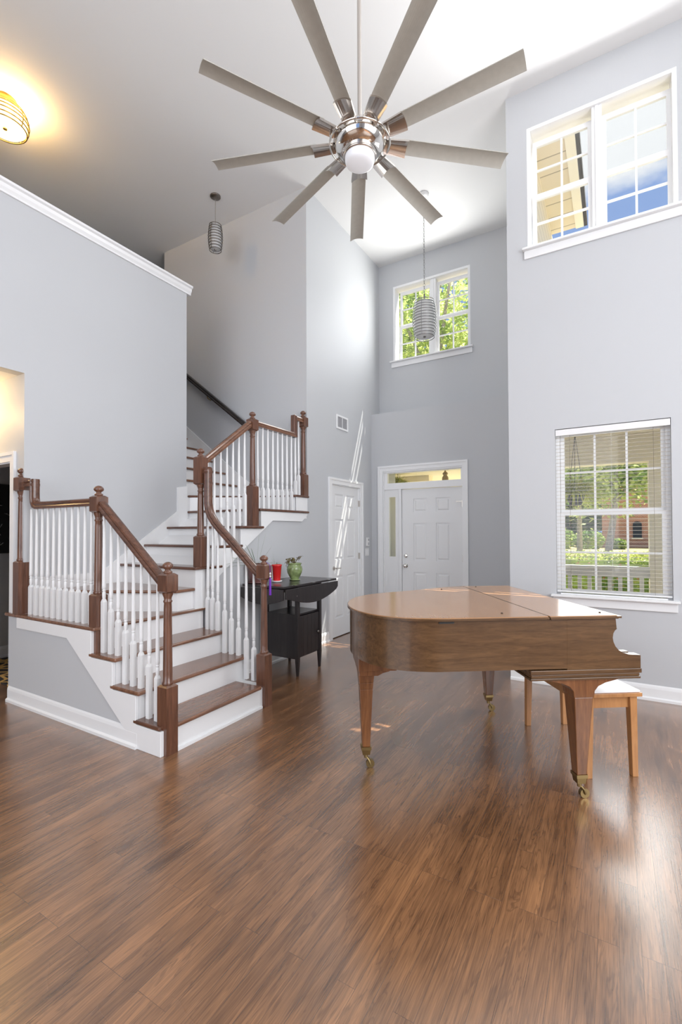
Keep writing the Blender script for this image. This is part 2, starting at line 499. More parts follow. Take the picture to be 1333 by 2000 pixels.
# =================================================================== mesh helpers
class MB:
    def __init__(self, T=None):
        self.v = []; self.f = []; self.s = []; self.T = T
    def add(self, vs, fs, smooth=False, T=None):
        o = len(self.v)
        T = T if T is not None else self.T
        for p in vs:
            p = Vector(p)
            if T is not None:
                p = T @ p
            self.v.append(p)
        for f in fs:
            self.f.append(tuple(i + o for i in f)); self.s.append(smooth)
        return self
    def box(self, x0, y0, z0, x1, y1, z1):
        x0, x1 = sorted((x0, x1)); y0, y1 = sorted((y0, y1)); z0, z1 = sorted((z0, z1))
        vs = [(x, y, z) for z in (z0, z1) for y in (y0, y1) for x in (x0, x1)]
        return self.add(vs, [(0, 2, 3, 1), (4, 5, 7, 6), (0, 1, 5, 4), (2, 6, 7, 3), (0, 4, 6, 2), (1, 3, 7, 5)])
    def taper(self, cx, cy, z0, wx0, wy0, z1, wx1, wy1, dx=0, dy=0):
        a = [(cx + sx_ * wx0 / 2, cy + sy_ * wy0 / 2, z0) for sx_, sy_ in ((-1, -1), (1, -1), (1, 1), (-1, 1))]
        b_ = [(cx + dx + sx_ * wx1 / 2, cy + dy + sy_ * wy1 / 2, z1) for sx_, sy_ in ((-1, -1), (1, -1), (1, 1), (-1, 1))]
        return self.add(a + b_, [(3, 2, 1, 0), (4, 5, 6, 7), (0, 1, 5, 4), (1, 2, 6, 5), (2, 3, 7, 6), (3, 0, 4, 7)])
    def prism(self, poly, axis, a, b_):
        n = len(poly)
        def P(p, t):
            return {'x': (t, p[0], p[1]), 'y': (p[0], t, p[1]), 'z': (p[0], p[1], t)}[axis]
        vs = [P(p, a) for p in poly] + [P(p, b_) for p in poly]
        fs = [tuple(range(n))[::-1], tuple(range(n, 2 * n))]
        for i in range(n):
            j = (i + 1) % n
            fs.append((i, j, j + n, i + n))
        return self.add(vs, fs)
    def lathe(self, cx, cy, prof, n=20, smooth=True):
        vs = []
        for r, z in prof:
            for i in range(n):
                a = 2 * PI * i / n
                vs.append((cx + r * math.cos(a), cy + r * math.sin(a), z))
        fs = []
        for k in range(len(prof) - 1):
            for i in range(n):
                j = (i + 1) % n
                fs.append((k * n + i, k * n + j, (k + 1) * n + j, (k + 1) * n + i))
        self.add(vs, fs, smooth)
        m = len(prof)
        if prof[0][0] > 1e-4:
            self.add([v for v in vs[:n]], [tuple(range(n))[::-1]])
        if prof[-1][0] > 1e-4:
            self.add([v for v in vs[(m - 1) * n:]], [tuple(range(n))])
        return self
    def tube(self, pts, r, n=8, closed=False, smooth=True):
        pts = [Vector(p) for p in pts]
        m = len(pts)
        rs = r if isinstance(r, (list, tuple)) else [r] * m
        rings = []
        prev = None
        for i, p in enumerate(pts):
            if closed:
                d = pts[(i + 1) % m] - pts[i - 1]
            else:
                d = pts[min(i + 1, m - 1)] - pts[max(i - 1, 0)]
            d.normalize()
            u = prev if prev is not None else (Vector((0, 0, 1)) if abs(d.z) < 0.9 else Vector((1, 0, 0)))
            u = (u - d * u.dot(d))
            if u.length < 1e-5:
                u = d.orthogonal()
            u.normalize(); prev = u
            w = d.cross(u)
            rings.append([p + (u * math.cos(2 * PI * k / n) + w * math.sin(2 * PI * k / n)) * rs[i] for k in range(n)])
        vs = [v for rg in rings for v in rg]
        fs = []
        for i in range(m if closed else m - 1):
            j = (i + 1) % m
            for k in range(n):
                l = (k + 1) % n
                fs.append((i * n + k, i * n + l, j * n + l, j * n + k))
        self.add(vs, fs, smooth)
        if not closed:
            self.add(rings[0], [tuple(range(n))[::-1]])
            self.add(rings[-1], [tuple(range(n))])
        return self
    def ring(self, cx, cy, z, R, r, n=40, k=8, flat=1.0):
        pts = [(cx + R * math.cos(2 * PI * i / n), cy + R * math.sin(2 * PI * i / n), z) for i in range(n)]
        return self.tube(pts, r, k, closed=True)
    def sweep(self, pts, side, prof, smooth=False):
        """profile (s, u): s along the horizontal side vector, u along the in-plane normal"""
        pts = [Vector(p) for p in pts]
        side = Vector(side).normalized()
        m = len(pts); n = len(prof)
        vs = []
        for i in range(m):
            d1 = (pts[i] - pts[i - 1]).normalized() if i > 0 else None
            d2 = (pts[i + 1] - pts[i]).normalized() if i < m - 1 else None
            if d1 is None: d1 = d2
            if d2 is None: d2 = d1
            n1 = side.cross(d1).normalized(); n2 = side.cross(d2).normalized()
            nn = (n1 + n2)
            if nn.length < 1e-6: nn = n1
            nn.normalize()
            sc = 1.0 / max(0.35, nn.dot(n1))
            for s_, u_ in prof:
                vs.append(pts[i] + side * s_ + nn * (u_ * sc))
        fs = []
        for i in range(m - 1):
            for k in range(n):
                l = (k + 1) % n
                fs.append((i * n + k, i * n + l, (i + 1) * n + l, (i + 1) * n + k))
        self.add(vs, fs, smooth)
        self.add(vs[:n], [tuple(range(n))[::-1]])
        self.add(vs[-n:], [tuple(range(n))])
        return self
    def build(self, name, mat, parent=None, bevel=0.0, local=False, segs=2):
        me = bpy.data.meshes.new(name)
        vs = self.v
        if parent is not None and not local:
            inv = wm(parent).inverted()
            vs = [inv @ p for p in vs]
        me.from_pydata([tuple(p) for p in vs], [], self.f)
        me.polygons.foreach_set('use_smooth', self.s)
        me.materials.append(M[mat] if isinstance(mat, str) else mat)
        if len(self.f) < 20000:
            bm_ = bmesh.new(); bm_.from_mesh(me)
            bmesh.ops.recalc_face_normals(bm_, faces=bm_.faces)
            bm_.to_mesh(me); bm_.free()
        o = bpy.data.objects.new(name, me)
        COL.objects.link(o)
        if parent is not None:
            o.parent = parent
        if bevel > 0:
            md = o.modifiers.new('bevel', 'BEVEL')
            md.width = bevel; md.segments = segs; md.limit_method = 'ANGLE'; md.angle_limit = 0.6
        return o

def wm(o):
    m = Matrix.LocRotScale(o.location, o.rotation_euler, o.scale)
    return wm(o.parent) @ m if o.parent is not None else m

def thing(name, label, cat, loc=(0, 0, 0), rz=0.0, group=None):
    o = bpy.data.objects.new(name, None)
    o.empty_display_size = 0.1
    COL.objects.link(o)
    o.location = loc
    o.rotation_euler = (0, 0, rz)
    o['label'] = label; o['category'] = cat
    if group: o['group'] = group
    return o
def tag(o, label, cat, group=None, kind=None):
    o['label'] = label; o['category'] = cat
    if group: o['group'] = group
    if kind: o['kind'] = kind
    return o
def struct(o, label=None, cat=None):
    o['kind'] = 'structure'
    if label: o['label'] = label
    if cat: o['category'] = cat
    return o
def swall(name, mb, mat='wall', label=None, cat='wall'):
    return struct(mb.build(name, mat), label, cat)

def wall_holes(mb, axis, a0, a1, u0, u1, z0, z1, holes):
    """slab between a0..a1 on axis ('x' or 'y'), spanning u and z, with rectangular holes (u0,u1,z0,z1)"""
    us = sorted({u0, u1, *[h[0] for h in holes], *[h[1] for h in holes]})
    zs = sorted({z0, z1, *[h[2] for h in holes], *[h[3] for h in holes]})
    us = [u for u in us if u0 <= u <= u1]; zs = [z for z in zs if z0 <= z <= z1]
    for i in range(len(us) - 1):
        run = None
        for j in range(len(zs) - 1):
            cu = (us[i] + us[i + 1]) / 2; cz = (zs[j] + zs[j + 1]) / 2
            inside = any(h[0] < cu < h[1] and h[2] < cz < h[3] for h in holes)
            if not inside:
                if run is None: run = zs[j]
            if inside or j == len(zs) - 2:
                end = zs[j] if inside else zs[j + 1]
                if run is not None:
                    if axis == 'y': mb.box(us[i], a0, run, us[i + 1], a1, end)
                    else: mb.box(a0, us[i], run, a1, us[i + 1], end)
                    run = None
    return mb

# =================================================================== room shell
H = 5.79
XL = -4.38          # face of the tall wall left of the stairs
XC = -3.284         # face of the closet wall
YB = 4.72           # face of the stair back wall
YW = 4.79           # face of the window wall
YE = 6.80           # face of the entry wall above its ledge
YD = 6.50           # face of the thicker lower entry wall

swall('floor', MB().prism([(-9.0, -4.2), (3.3, -4.2), (3.3, YW + 0.17), (-0.78, YW + 0.17), (-0.78, YE + 0.17), (-9.0, YE + 0.17)], 'z', -0.12, 0.0), 'floor', 'dark oak strip floor running towards the entry', 'floor')
swall('ceiling', MB().prism([(-9.0, -4.2), (3.3, -4.2), (3.3, YW + 0.17), (-0.78, YW + 0.17), (-0.78, YE + 0.17), (-9.0, YE + 0.17)], 'z', H, H + 0.15), 'ceil', 'high flat white ceiling over the whole room', 'ceiling')

UWIN = (-0.70, 0.50, 4.21, 5.40)
LWIN = (-0.474, 0.425, 0.862, 2.415)
swall('wall_front', wall_holes(MB(), 'y', YW, YW + 0.17, -0.892, 3.3, 0, H, [UWIN, LWIN]), 'wall', 'grey front wall holding the tall pair of windows')
EWIN = (-3.03, -1.79, 4.185, 5.395)
DHOLE = (-3.085, -1.83, 0.0, 2.40)
w = wall_holes(MB(), 'y', YE, YE + 0.17, -3.45, -0.892, 3.30, H, [EWIN])
wall_holes(w, 'y', YD, YE + 0.17, -3.45, -0.892, 0, 3.30, [DHOLE])
swall('wall_entry', w, 'wall', 'grey entry wall with a ledge above the front door')
swall('wall_entry_side', MB().box(-0.892, YW + 0.17, 0, -0.78, YE + 0.17, H), 'wall', 'grey side wall of the entry niche')
# closet wall and the wall carrying the upper landing
w = MB()
CD = (5.305, 6.095, 0.0, 2.105)
wall_holes(w, 'x', XC - 0.14, XC, YB, YE, 0, H, [CD])
w.prism([(3.08, 0), (YB, 0), (YB, 1.62), (4.026, 1.62), (3.571, 1.33), (3.317, 1.15), (3.08, 0.97)], 'x', XC - 0.14, XC)
swall('wall_closet', w, 'wall', 'bright grey wall with the closet door')
swall('wall_stair', MB().box(-5.956, YB, 0, XC - 0.14, YB + 0.12, H), 'wall', 'grey wall behind the upper stair flight')
# tall left wall with the cased passage and the loft edge
w = MB()
w.box(XL - 0.12, 2.03, 0.0, XL, 3.79, 4.31)
w.box(XL - 0.12, -4.2, 2.84, XL, 2.03, 4.31)
swall('wall_left', w, 'wall', 'tall grey wall left of the stairs with white cap')
swall('wall_loft', MB().box(-9.0, 3.67, 2.84, XL - 0.12, 3.79, 4.31), 'wall', 'wall dividing the loft from the upper stairs')
swall('ceiling_hall', MB().box(-9.0, -4.2, 2.84, XL - 0.12, 3.67, 2.98), 'ceil', 'low ceiling of the hall passage', 'ceiling')
# hall wall with the doorway to the dark room
w = wall_holes(MB(), 'y', 2.03, 2.13, -9.0, XL - 0.12, 0, 2.84, [(-5.45, -4.60, 0, 2.09)])
swall('wall_hall', w, 'wall', 'hall wall with a cased doorway left of the stairs')
swall('wall_room_divider', MB().box(XL - 0.12 - 0.08, 2.131, 0, XL - 0.121, 3.66, 2.83), 'wall', 'side wall of the dark room')
swall('wall_room_back', MB().box(-6.3, 3.67, 0, XL - 0.121, 3.77, 2.83), 'wall', 'back wall of the dark room')
swall('wall_room_side', MB().box(-6.3, 2.131, 0, -6.2, 3.669, 2.83), 'wall', 'side wall of the dark room with the picture')
swall('wall_entry_rear', MB().box(-9.0, YE + 0.07, 0, -3.451, YE + 0.17, H), 'wall', 'rear wall behind the closet')
# outer shell
swall('wall_far_left', MB().box(-9.1, -4.2, 0, -9.0, YE + 0.17, H), 'wall', 'far left wall of the loft')
swall('wall_loft_back', MB().box(-9.0, 6.2, 2.84, -5.8, 6.3, H), 'wall', 'back wall of the loft hall')
swall('wall_loft_end', MB().box(-5.956, YB + 0.12, 2.84, -5.85, 6.3, H), 'wall', 'end wall of the loft hall')
swall('wall_right', wall_holes(MB(), 'x', 3.2, 3.3, -4.2, YW + 0.17, 0, H, [(-0.6, 3.0, 0.9, 4.9)]), 'wall', 'right wall')
swall('wall_behind', wall_holes(MB(), 'y', -4.2, -4.05, -9.0, 3.3, 0, H, [(-3.2, 2.0, 0.5, 4.9)]), 'wall', 'rear wall')

# white cap on the tall wall
cap_prof = [(-0.13, 0.10), (0.055, 0.10), (0.055, 0.078), (0.036, 0.068), (0.030, 0.04), (0.016, 0.018), (0.016, 0.0), (-0.13, 0.0)]
w = MB()
w.prism([(XL + a, 4.31 + b_) for a, b_ in cap_prof], 'y', -4.2, 3.79 + 0.05)
swall('trim_1', w, 'trim', 'white cap moulding along the top of the tall wall', 'trim')
# baseboards
def baseboard(name, p0, p1, nrm, label, h=0.13):
    p0 = Vector((*p0, 0)); p1 = Vector((*p1, 0)); nv = Vector((*nrm, 0))
    m_ = MB()
    prof = [(0, 0), (0.028, 0), (0.028, 0.02), (0.014, 0.03), (0.014, h - 0.03), (0.010, h - 0.012), (0.004, h), (0, h)]
    vs = []
    for p in (p0, p1):
        vs += [p + nv * a + Vector((0, 0, b_)) for a, b_ in prof]
    n = len(prof)
    fs = [(i, (i + 1) % n, (i + 1) % n + n, i + n) for i in range(n)] + [tuple(range(n))[::-1], tuple(range(n, 2 * n))]
    m_.add(vs, fs)
    return swall(name, m_, 'trim', label, 'baseboard')
baseboard('baseboard_front', (-0.892, YW), (3.2, YW), (0, -1), 'white baseboard under the large window')
baseboard('baseboard_closet', (XC, 3.10), (XC, 5.21), (1, 0), 'white baseboard behind the black table')
baseboard('baseboard_closet_corner', (XC, 6.19), (XC, YD), (1, 0), 'short white baseboard beside the closet door')
baseboard('baseboard_entry_left', (XC, YD), (-3.17, YD), (0, -1), 'white baseboard left of the front door')
baseboard('baseboard_entry', (-1.77, YD), (-0.892, YD), (0, -1), 'white baseboard right of the front door')
baseboard('baseboard_stair', (-4.55, 2.0), (-2.78, 2.0), (0, -1), 'white baseboard below the stair side panel')
baseboard('baseboard_room', (-6.2, 3.66), (-6.2, 2.14), (1, 0), 'white baseboard in the dark room')

# =================================================================== windows
def window(name, label, hole, yi, sashes, zb, zt, meet, nv, nh, stool_out=0.055, fr_w=0.035, fy=-0.002):
    x0, x1, z0, z1 = hole
    root = thing(name, label, 'window', ((x0 + x1) / 2, yi, z0))
    root['kind'] = 'structure'
    yo = yi + 0.17
    m_ = MB()       # liner and frame
    m_.box(x0, yi + fy, z0, x0 + fr_w, yo, z1); m_.box(x1 - fr_w, yi + fy, z0, x1, yo, z1)
    m_.box(x0 + fr_w, yi + fy, z1 - fr_w, x1 - fr_w, yo, z1); m_.box(x0 + fr_w, yi + 0.01, z0, x1 - fr_w, yo, z0 + 0.012)
    for i in range(len(sashes) - 1):
        a, b_ = sashes[i][1] + 0.035, sashes[i + 1][0] - 0.035
        m_.box(a, yi + 0.02, z0 + 0.012, b_, yo, z1 - fr_w)
        m_.box((a + b_) / 2 - 0.014, yi + 0.012, z0 + 0.012, (a + b_) / 2 + 0.014, yi + 0.02, z1 - fr_w)
    m_.build('window_frame', 'trim', root, bevel=0.002)
    for (a, b_) in sashes:
        for kind in ('lower', 'upper'):
            lo, hi = (zb, meet[0]) if kind == 'lower' else (meet[1], zt)
            ya = yi + 0.055 if kind == 'lower' else yi + 0.085
            yb = ya + 0.028
            sw = 0.036
            m_ = MB()
            bot = lo - (0.03 if kind == 'lower' else (meet[1] - meet[0]) * 0.55)
            top = hi + ((meet[1] - meet[0]) * 0.55 if kind == 'lower' else 0.05)
            bot = max(bot, z0 + 0.013)
            m_.box(a - sw, ya, bot, a, yb, top); m_.box(b_, ya, bot, b_ + sw, yb, top)
            m_.box(a, ya, bot, b_, yb, lo); m_.box(a, ya, hi, b_, yb, top)
            for i in range(nv):
                xm = a + (b_ - a) * (i + 1) / (nv + 1)
                m_.box(xm - 0.009, ya + 0.006, lo, xm + 0.009, yb - 0.004, hi)
            for i in range(nh):
                zm = lo + (hi - lo) * (i + 1) / (nh + 1)
                m_.box(a, ya + 0.0065, zm - 0.009, b_, yb - 0.0045, zm + 0.009)
            s_ = m_.build('sash', 'trim', root)
            MB().box(a - 0.002, ya + 0.012, lo - 0.002, b_ + 0.002, ya + 0.016, hi + 0.002).build('glass_pane', 'glass', s_)
    m_ = MB()
    m_.box(x0 - 0.045, yi - stool_out, z0 - 0.022, x1 + 0.045, yi + 0.06, z0 + 0.001)
    m_.build('window_sill', 'trim', root, bevel=0.006)
    m_ = MB()
    m_.box(x0 - 0.03, yi - 0.018, z0 - 0.10, x1 + 0.03, yi - 0.0005, z0 - 0.022)
    m_.build('apron', 'trim', root, bevel=0.004)
    return root
window('window_1', 'white paired sash window high on the front wall', UWIN, YW, [(-0.62, -0.175), (-0.022, 0.433)], 4.236, 5.25, (4.70, 4.775), 1, 1)
window('window_2', 'white paired sash window above the front door', EWIN, YE, [(-2.905, -2.45), (-2.29, -1.845)], 4.215, 5.27, (4.715, 4.785), 1, 1)
window('window_3', 'large white sash window behind the piano', LWIN, YW, [(-0.40, 0.357)], 0.91, 2.35, (1.60, 1.655), 2, 1, fr_w=0.036, fy=0.053)

# =================================================================== doors
def panel_door_mesh(T, w_, h_, panels, th=0.035):
    """local frame: u across, n outwards (y), z up"""
    m_ = MB(T)
    us = sorted({0, w_, *[p[0] for p in panels], *[p[1] for p in panels]})
    wall_holes(m_, 'y', 0.0, th, 0, w_, 0, h_, [(p[0], p[1], p[2], p[3]) for p in panels])
    for (a, b_, c, d) in panels:
        r = 0.012     # sunken ring, then raised field
        m_.box(a, 0.004, c, b_, th - 0.012, d)
        e1, e2 = 0.022, 0.040
        yf = th - 0.002
        vs = [(a + e1, th - 0.012, c + e1), (b_ - e1, th - 0.012, c + e1), (b_ - e1, th - 0.012, d - e1), (a + e1, th - 0.012, d - e1),
              (a + e2, yf, c + e2), (b_ - e2, yf, c + e2), (b_ - e2, yf, d - e2), (a + e2, yf, d - e2)]
        m_.add(vs, [(4, 5, 6, 7), (0, 1, 5, 4), (1, 2, 6, 5), (2, 3, 7, 6), (3, 0, 4, 7)])
    return m_

def casing(mb, T, w_, h_, cw=0.09, th=0.022):
    """picture frame casing around an opening 0..w_, 0..h_ in local (u, n, z)"""
    for (a, b_, c, d) in ((-cw, 0, 0, h_ + cw), (w_, w_ + cw, 0, h_ + cw), (0, w_, h_, h_ + cw)):
        mb.add(*box_vf(a, 0.0, c, b_, th * 0.55, d), T=T)
    o_ = cw * 0.35
    for (a, b_, c, d) in ((-cw, -cw + o_, 0, h_ + cw), (w_ + cw - o_, w_ + cw, 0, h_ + cw), (-cw + o_, w_ + cw - o_, h_ + cw - o_, h_ + cw)):
        mb.add(*box_vf(a, th * 0.55, c, b_, th, d), T=T)
    return mb
def box_vf(x0, y0, z0, x1, y1, z1):
    vs = [(x, y, z) for z in (z0, z1) for y in (y0, y1) for x in (x0, x1)]
    return vs, [(0, 2, 3, 1), (4, 5, 7, 6), (0, 1, 5, 4), (2, 6, 7, 3), (0, 4, 6, 2), (1, 3, 7, 5)]

# closet door: local u = +Y, n = +X
T = Matrix(((0, 1, 0, XC), (1, 0, 0, 5.315), (0, 0, 1, 0), (0, 0, 0, 1)))
d2 = thing('door_2', 'white six-panel closet door with a lever handle', 'door', (XC, 5.7, 0)); d2['kind'] = 'structure'
pn = [(0.105, 0.335, 1.77, 1.965), (0.43, 0.665, 1.77, 1.965), (0.105, 0.335, 1.055, 1.62), (0.43, 0.665, 1.055, 1.62), (0.105, 0.335, 0.25, 0.835), (0.43, 0.665, 0.25, 0.835)]
Td = T @ Matrix.Translation((0, -0.055, 0.012))
panel_door_mesh(Td, 0.775, 2.085, pn).build('door_panel', 'door', d2)
m_ = MB()
casing(m_, T @ Matrix.Translation((-0.012, 0.0, 0)), 0.80, 2.108, 0.085)
m_.build('door_casing', 'trim', d2)
MB(T).box(-0.01, -0.135, 0, -0.0005, -0.001, 2.105).box(0.7755, -0.135, 0, 0.78, -0.001, 2.105).box(-0.01, -0.135, 2.0975, 0.78, -0.001, 2.105).build('door_jamb', 'trim', d2)
hd = MB(T)
hd.tube([(0.065, -0.02, 0.955), (0.065, -0.012, 0.955)], 0.028, 16)
hd.tube([(0.065, -0.012, 0.955), (0.065, 0.028, 0.955)], 0.009, 10)
hd.tube([(0.065, 0.028, 0.955), (0.10, 0.032, 0.957), (0.175, 0.03, 0.953)], [0.009, 0.008, 0.006], 10)
hd.build('door_handle', 'nickel', d2)
for z in (1.83, 1.05, 0.25):
    MB(T).box(0.768, -0.021, z, 0.786, 0.006, z + 0.09).build('hinge', 'nickel', d2)
MB().box(XC - 0.6, 5.25, 0.0, XC - 0.58, 6.15, 2.2).build('closet_shade_sheet', 'gap', d2)  # near-black sheet painted as the shade showing under the closet door

# front door unit
d1 = thing('door_1', 'white six-panel front door with sidelight and transom', 'door', (-2.4, YD, 0)); d1['kind'] = 'structure'
yF = YD + 0.045
T = Matrix(((-1, 0, 0, -1.846), (0, -1, 0, yF), (0, 0, 1, 0.0), (0, 0, 0, 1)))   # u to the left, n towards the room
dw = 0.94
pn = []
for (a, b_) in ((0.19, 0.405), (0.54, 0.755)):
    pn += [(a, b_, 1.745, 1.95), (a, b_, 1.02, 1.58), (a, b_, 0.22, 0.845)]
panel_door_mesh(T @ Matrix.Translation((0, -0.035, 0.02)), dw, 2.075, [(a, b_, c - 0.02, d - 0.02) for a, b_, c, d in pn]).build('door_panel', 'door', d1)
m_ = MB()
# casing around the unit (-3.08..-1.835, to 2.385)
Tc = Matrix(((-1, 0, 0, -1.845), (0, -1, 0, YD), (0, 0, 1, 0.0), (0, 0, 0, 1)))
casing(m_, Tc, 1.24, 2.385, 0.082)
m_.build('door_casing', 'trim', d1)
m_ = MB()
m_.box(-1.842, YD + 0.001, 0, -1.831, YD + 0.12, 2.39)          # right jamb
m_.box(-3.084, YD + 0.001, 0, -3.07, YD + 0.12, 2.39)           # left jamb
m_.box(-3.07, YD + 0.001, 2.362, -1.842, YD + 0.12, 2.39)       # head
m_.box(-3.07, YD + 0.012, 2.10, -1.842, YD + 0.10, 2.187)       # transom bar
m_.box(-2.825, YD + 0.012, 0.0, -2.79, YD + 0.10, 2.10)         # mullion between sidelight and door
m_.box(-3.07, YD + 0.022, 2.187, -3.02, YD + 0.08, 2.362); m_.box(-1.874, YD + 0.022, 2.187, -1.842, YD + 0.08, 2.362)
m_.box(-3.02, YD + 0.022, 2.187, -1.874, YD + 0.08, 2.199); m_.box(-3.02, YD + 0.022, 2.350, -1.874, YD + 0.08, 2.362)
m_.build('door_frame', 'trim', d1, bevel=0.002)
m_ = MB()      # sidelight slab
wall_holes(m_, 'y', YD + 0.03, YD + 0.07, -3.07, -2.825, 0.0, 2.10, [(-2.997, -2.89, 1.07, 1.985)])
m_.box(-3.02, YD + 0.026, 0.22, -2.87, YD + 0.03, 0.845)
m_.box(-3.01, YD + 0.022, 0.24, -2.88, YD + 0.026, 0.825)
m_.build('sidelight_panel', 'door', d1)
MB().box(-3.0, YD + 0.048, 1.06, -2.885, YD + 0.052, 1.99).build('sidelight_glass', 'glass', d1)
MB().box(-3.03, YD + 0.048, 2.19, -1.865, YD + 0.052, 2.36).build('transom_glass', 'glass', d1)
def lathe_y(mb, x, z, y0, prof, n=18):
    """knob: profile (r, distance towards the room)"""
    T_ = Matrix(((1, 0, 0, x), (0, 0, -1, y0), (0, 1, 0, z), (0, 0, 0, 1)))
    s = mb.T; mb.T = T_; mb.lathe(0, 0, prof, n); mb.T = s
    return mb
kb = MB(); lathe_y(kb, -2.728, 0.937, yF, [(0.0, 0.0), (0.034, 0.0), (0.032, 0.008), (0.012, 0.012), (0.011, 0.035), (0.026, 0.042), (0.030, 0.055), (0.024, 0.068), (0.0, 0.072)])
kb.build('door_knob', 'chrome', d1)
kb = MB(); lathe_y(kb, -2.728, 1.087, yF, [(0.0, 0.0), (0.031, 0.0), (0.029, 0.012), (0.02, 0.016), (0.0, 0.017)]); kb.box(-2.732, yF - 0.034, 1.070, -2.724, yF - 0.014, 1.104)
kb.build('deadbolt', 'chrome', d1)
for z in (1.80, 1.02, 0.22):
    MB().box(-1.856, YD + 0.012, z, -1.840, YD + 0.046, z + 0.10).build('hinge', 'nickel', d1)
MB().box(-1.93, YD - 0.002, 1.878, -1.85, YD + 0.012, 1.884).tube([(-1.93, YD - 0.003, 1.881), (-1.93, YD + 0.02, 1.881)], 0.006, 8).build('door_stop', 'nickel', d1)
MB().box(-3.07, YD + 0.02, 0.0, -1.842, YD + 0.16, 0.02).build('threshold', 'dark_metal', d1)

# hall doorway casing
d3 = thing('door_3', 'white cased doorway to the dark room', 'doorway', (-4.9, 2.03, 0)); d3['kind'] = 'structure'
m_ = MB()
casing(m_, Matrix(((-1, 0, 0, -4.60), (0, -1, 0, 2.03), (0, 0, 1, 0), (0, 0, 0, 1))), 0.85, 2.09, 0.085)
m_.build('door_casing', 'trim', d3)
MB().box(-4.612, 2.031, 0, -4.60, 2.129, 2.09).box(-5.45, 2.031, 0, -5.438, 2.129, 2.09).box(-5.438, 2.031, 2.078, -4.612, 2.129, 2.09).build('door_jamb', 'trim', d3)

# =================================================================== staircase
R_ = 0.19
G1 = 0.26
X0 = -2.503
YS = 2.015
st = thing('staircase', 'white staircase with dark wooden treads turning up behind the newel posts', 'staircase', (-3.3, 2.9, 0))
def board(poly, z, name='tread', mat='stain_y', th=0.027):
    return MB().prism(poly, 'z', z - th, z).build(name, mat, st, bevel=0.010, segs=3)
def rbox(x0, y0, z0, x1, y1, z1, name='riser'):
    return MB().box(x0, y0, z0, x1, y1, z1).build(name, 'trim', st)
yA, yB_ = YS, 3.06
# flight one, climbing to the left
for k in range(3):
    xn = X0 - G1 * k
    z = R_ * (k + 1)
    xr = xn - 0.03
    back = xr - G1 if k < 2 else -3.284 - 0.03
    rbox(xr - G1 - (0.02 if k == 2 else 0), yA, 0.0, xr, yB_, z - 0.027)
    if k == 0:
        board([(xn, yA + 0.085), (xn, yB_ - 0.115), (xr - G1, yB_ - 0.115), (xr - G1, yA + 0.085)], z)
        MB().prism([(xn - 0.045, yA - 0.03), (xn - 0.045, yA + 0.085), (xr - G1 - 0.005, yA + 0.085), (xr - G1 - 0.03, yA - 0.03)], 'z', z - 0.027, z).build('tread_return', 'stain_x', st, bevel=0.01, segs=3)
    else:
        board([(xn, yA - 0.03), (xn, yB_ + 0.02), (xr - G1 - 0.001, yB_ + 0.02), (xr - G1 - 0.03, yA - 0.03)], z)
# shoe strip in front of the first riser
MB().box(X0 - 0.03, yA + 0.09, 0, X0 - 0.014, yB_ - 0.09, 0.018).build('riser_shoe', 'trim', st)
XN4 = X0 - 3 * G1 + 0.003          # -3.28
z4 = 4 * R_
m_ = MB()
m_.box(XL, yA, 0.0, XN4 - 0.03, yB_, z4 - 0.027)
m_.box(-4.56, yA - 0.01, 0.0, XL, 2.03, z4 - 0.027)
m_.build('riser', 'trim', st)
# side of the landing and first flight: grey infill
poly = [(-4.56, 0.0), (-2.80, 0.0), (-2.80, 0.02), (-3.634, 0.646), (-4.40, 0.646), (-4.40, 0.73), (-4.56, 0.73)]
MB().prism(poly, 'y', yA - 0.017, yA - 0.0102).build('side_panel', 'wall', st)
poly = [(-4.40, 0.735), (-4.40, 0.646), (-3.634, 0.646), (-2.80, 0.02), (-2.80, 0.0), (X0 - 0.035, 0.0), (X0 - 0.035, 0.162), (-2.795, 0.162), (-2.795, 0.352), (-3.055, 0.352), (-3.055, 0.542), (-3.315, 0.542), (-3.315, 0.735)]
MB().prism(poly, 'y', yA - 0.028, yA - 0.001).build('stringer', 'trim', st, bevel=0.003)
board([(XN4, yA - 0.03), (XN4, yB_ + 0.02), (XL, yB_ + 0.02), (XL, 2.03), (-4.61, 2.03), (-4.61, yA - 0.03)], z4, 'landing', 'stain_y')
# winder five and the second flight climbing away
XR2 = -3.255
z5 = 5 * R_
n5a, n5b = (-3.29, 2.745), (XL, 2.165)
def quad_riser(p0, p1, zlo, zhi, y_to, name='riser', inset=0.03):
    # body of a step: front edge p0-p1 pulled back by inset, reaching y_to
    d = (Vector((p1[0] - p0[0], p1[1] - p0[1]))).normalized()
    nn = Vector((d.y, -d.x))
    if nn.y < 0: nn = -nn
    a = Vector(p0) + nn * inset; b_ = Vector(p1) + nn * inset
    a.x = -3.2865 if p0[0] > -3.28 else p0[0] - inset
    return MB().prism([(a.x, a.y), (b_.x, b_.y), (p1[0], y_to), (a.x, y_to)], 'z', zlo, zhi).build(name, 'trim', st)
quad_riser(n5a, n5b, z4 - 0.02, z5 - 0.027, 3.79)
board([n5a, n5b, (XL, 3.2), (-3.29, 3.2)], z5)
Y6, G2 = 2.854, 0.3168
for k in range(6, 10):
    z = R_ * k
    yn = (2.915, 3.20, 3.495, 3.80)[k - 6]
    xr = XR2 if k < 8 else (-3.225 if k == 8 else -3.245)
    quad_riser((xr, yn), (XL, yn), z - 2 * R_ - 0.02, z - 0.027, 3.79 if k < 9 else YB)
    if k < 9:
        board([(xr, yn), (XL, yn), (XL, yn + 0.345), (xr, yn + 0.345)], z, 'tread', 'stain_x')
    else:
        board([(xr, yn), (XL, yn), (XL, YB), (xr, YB)], z, 'landing', 'stain_x')
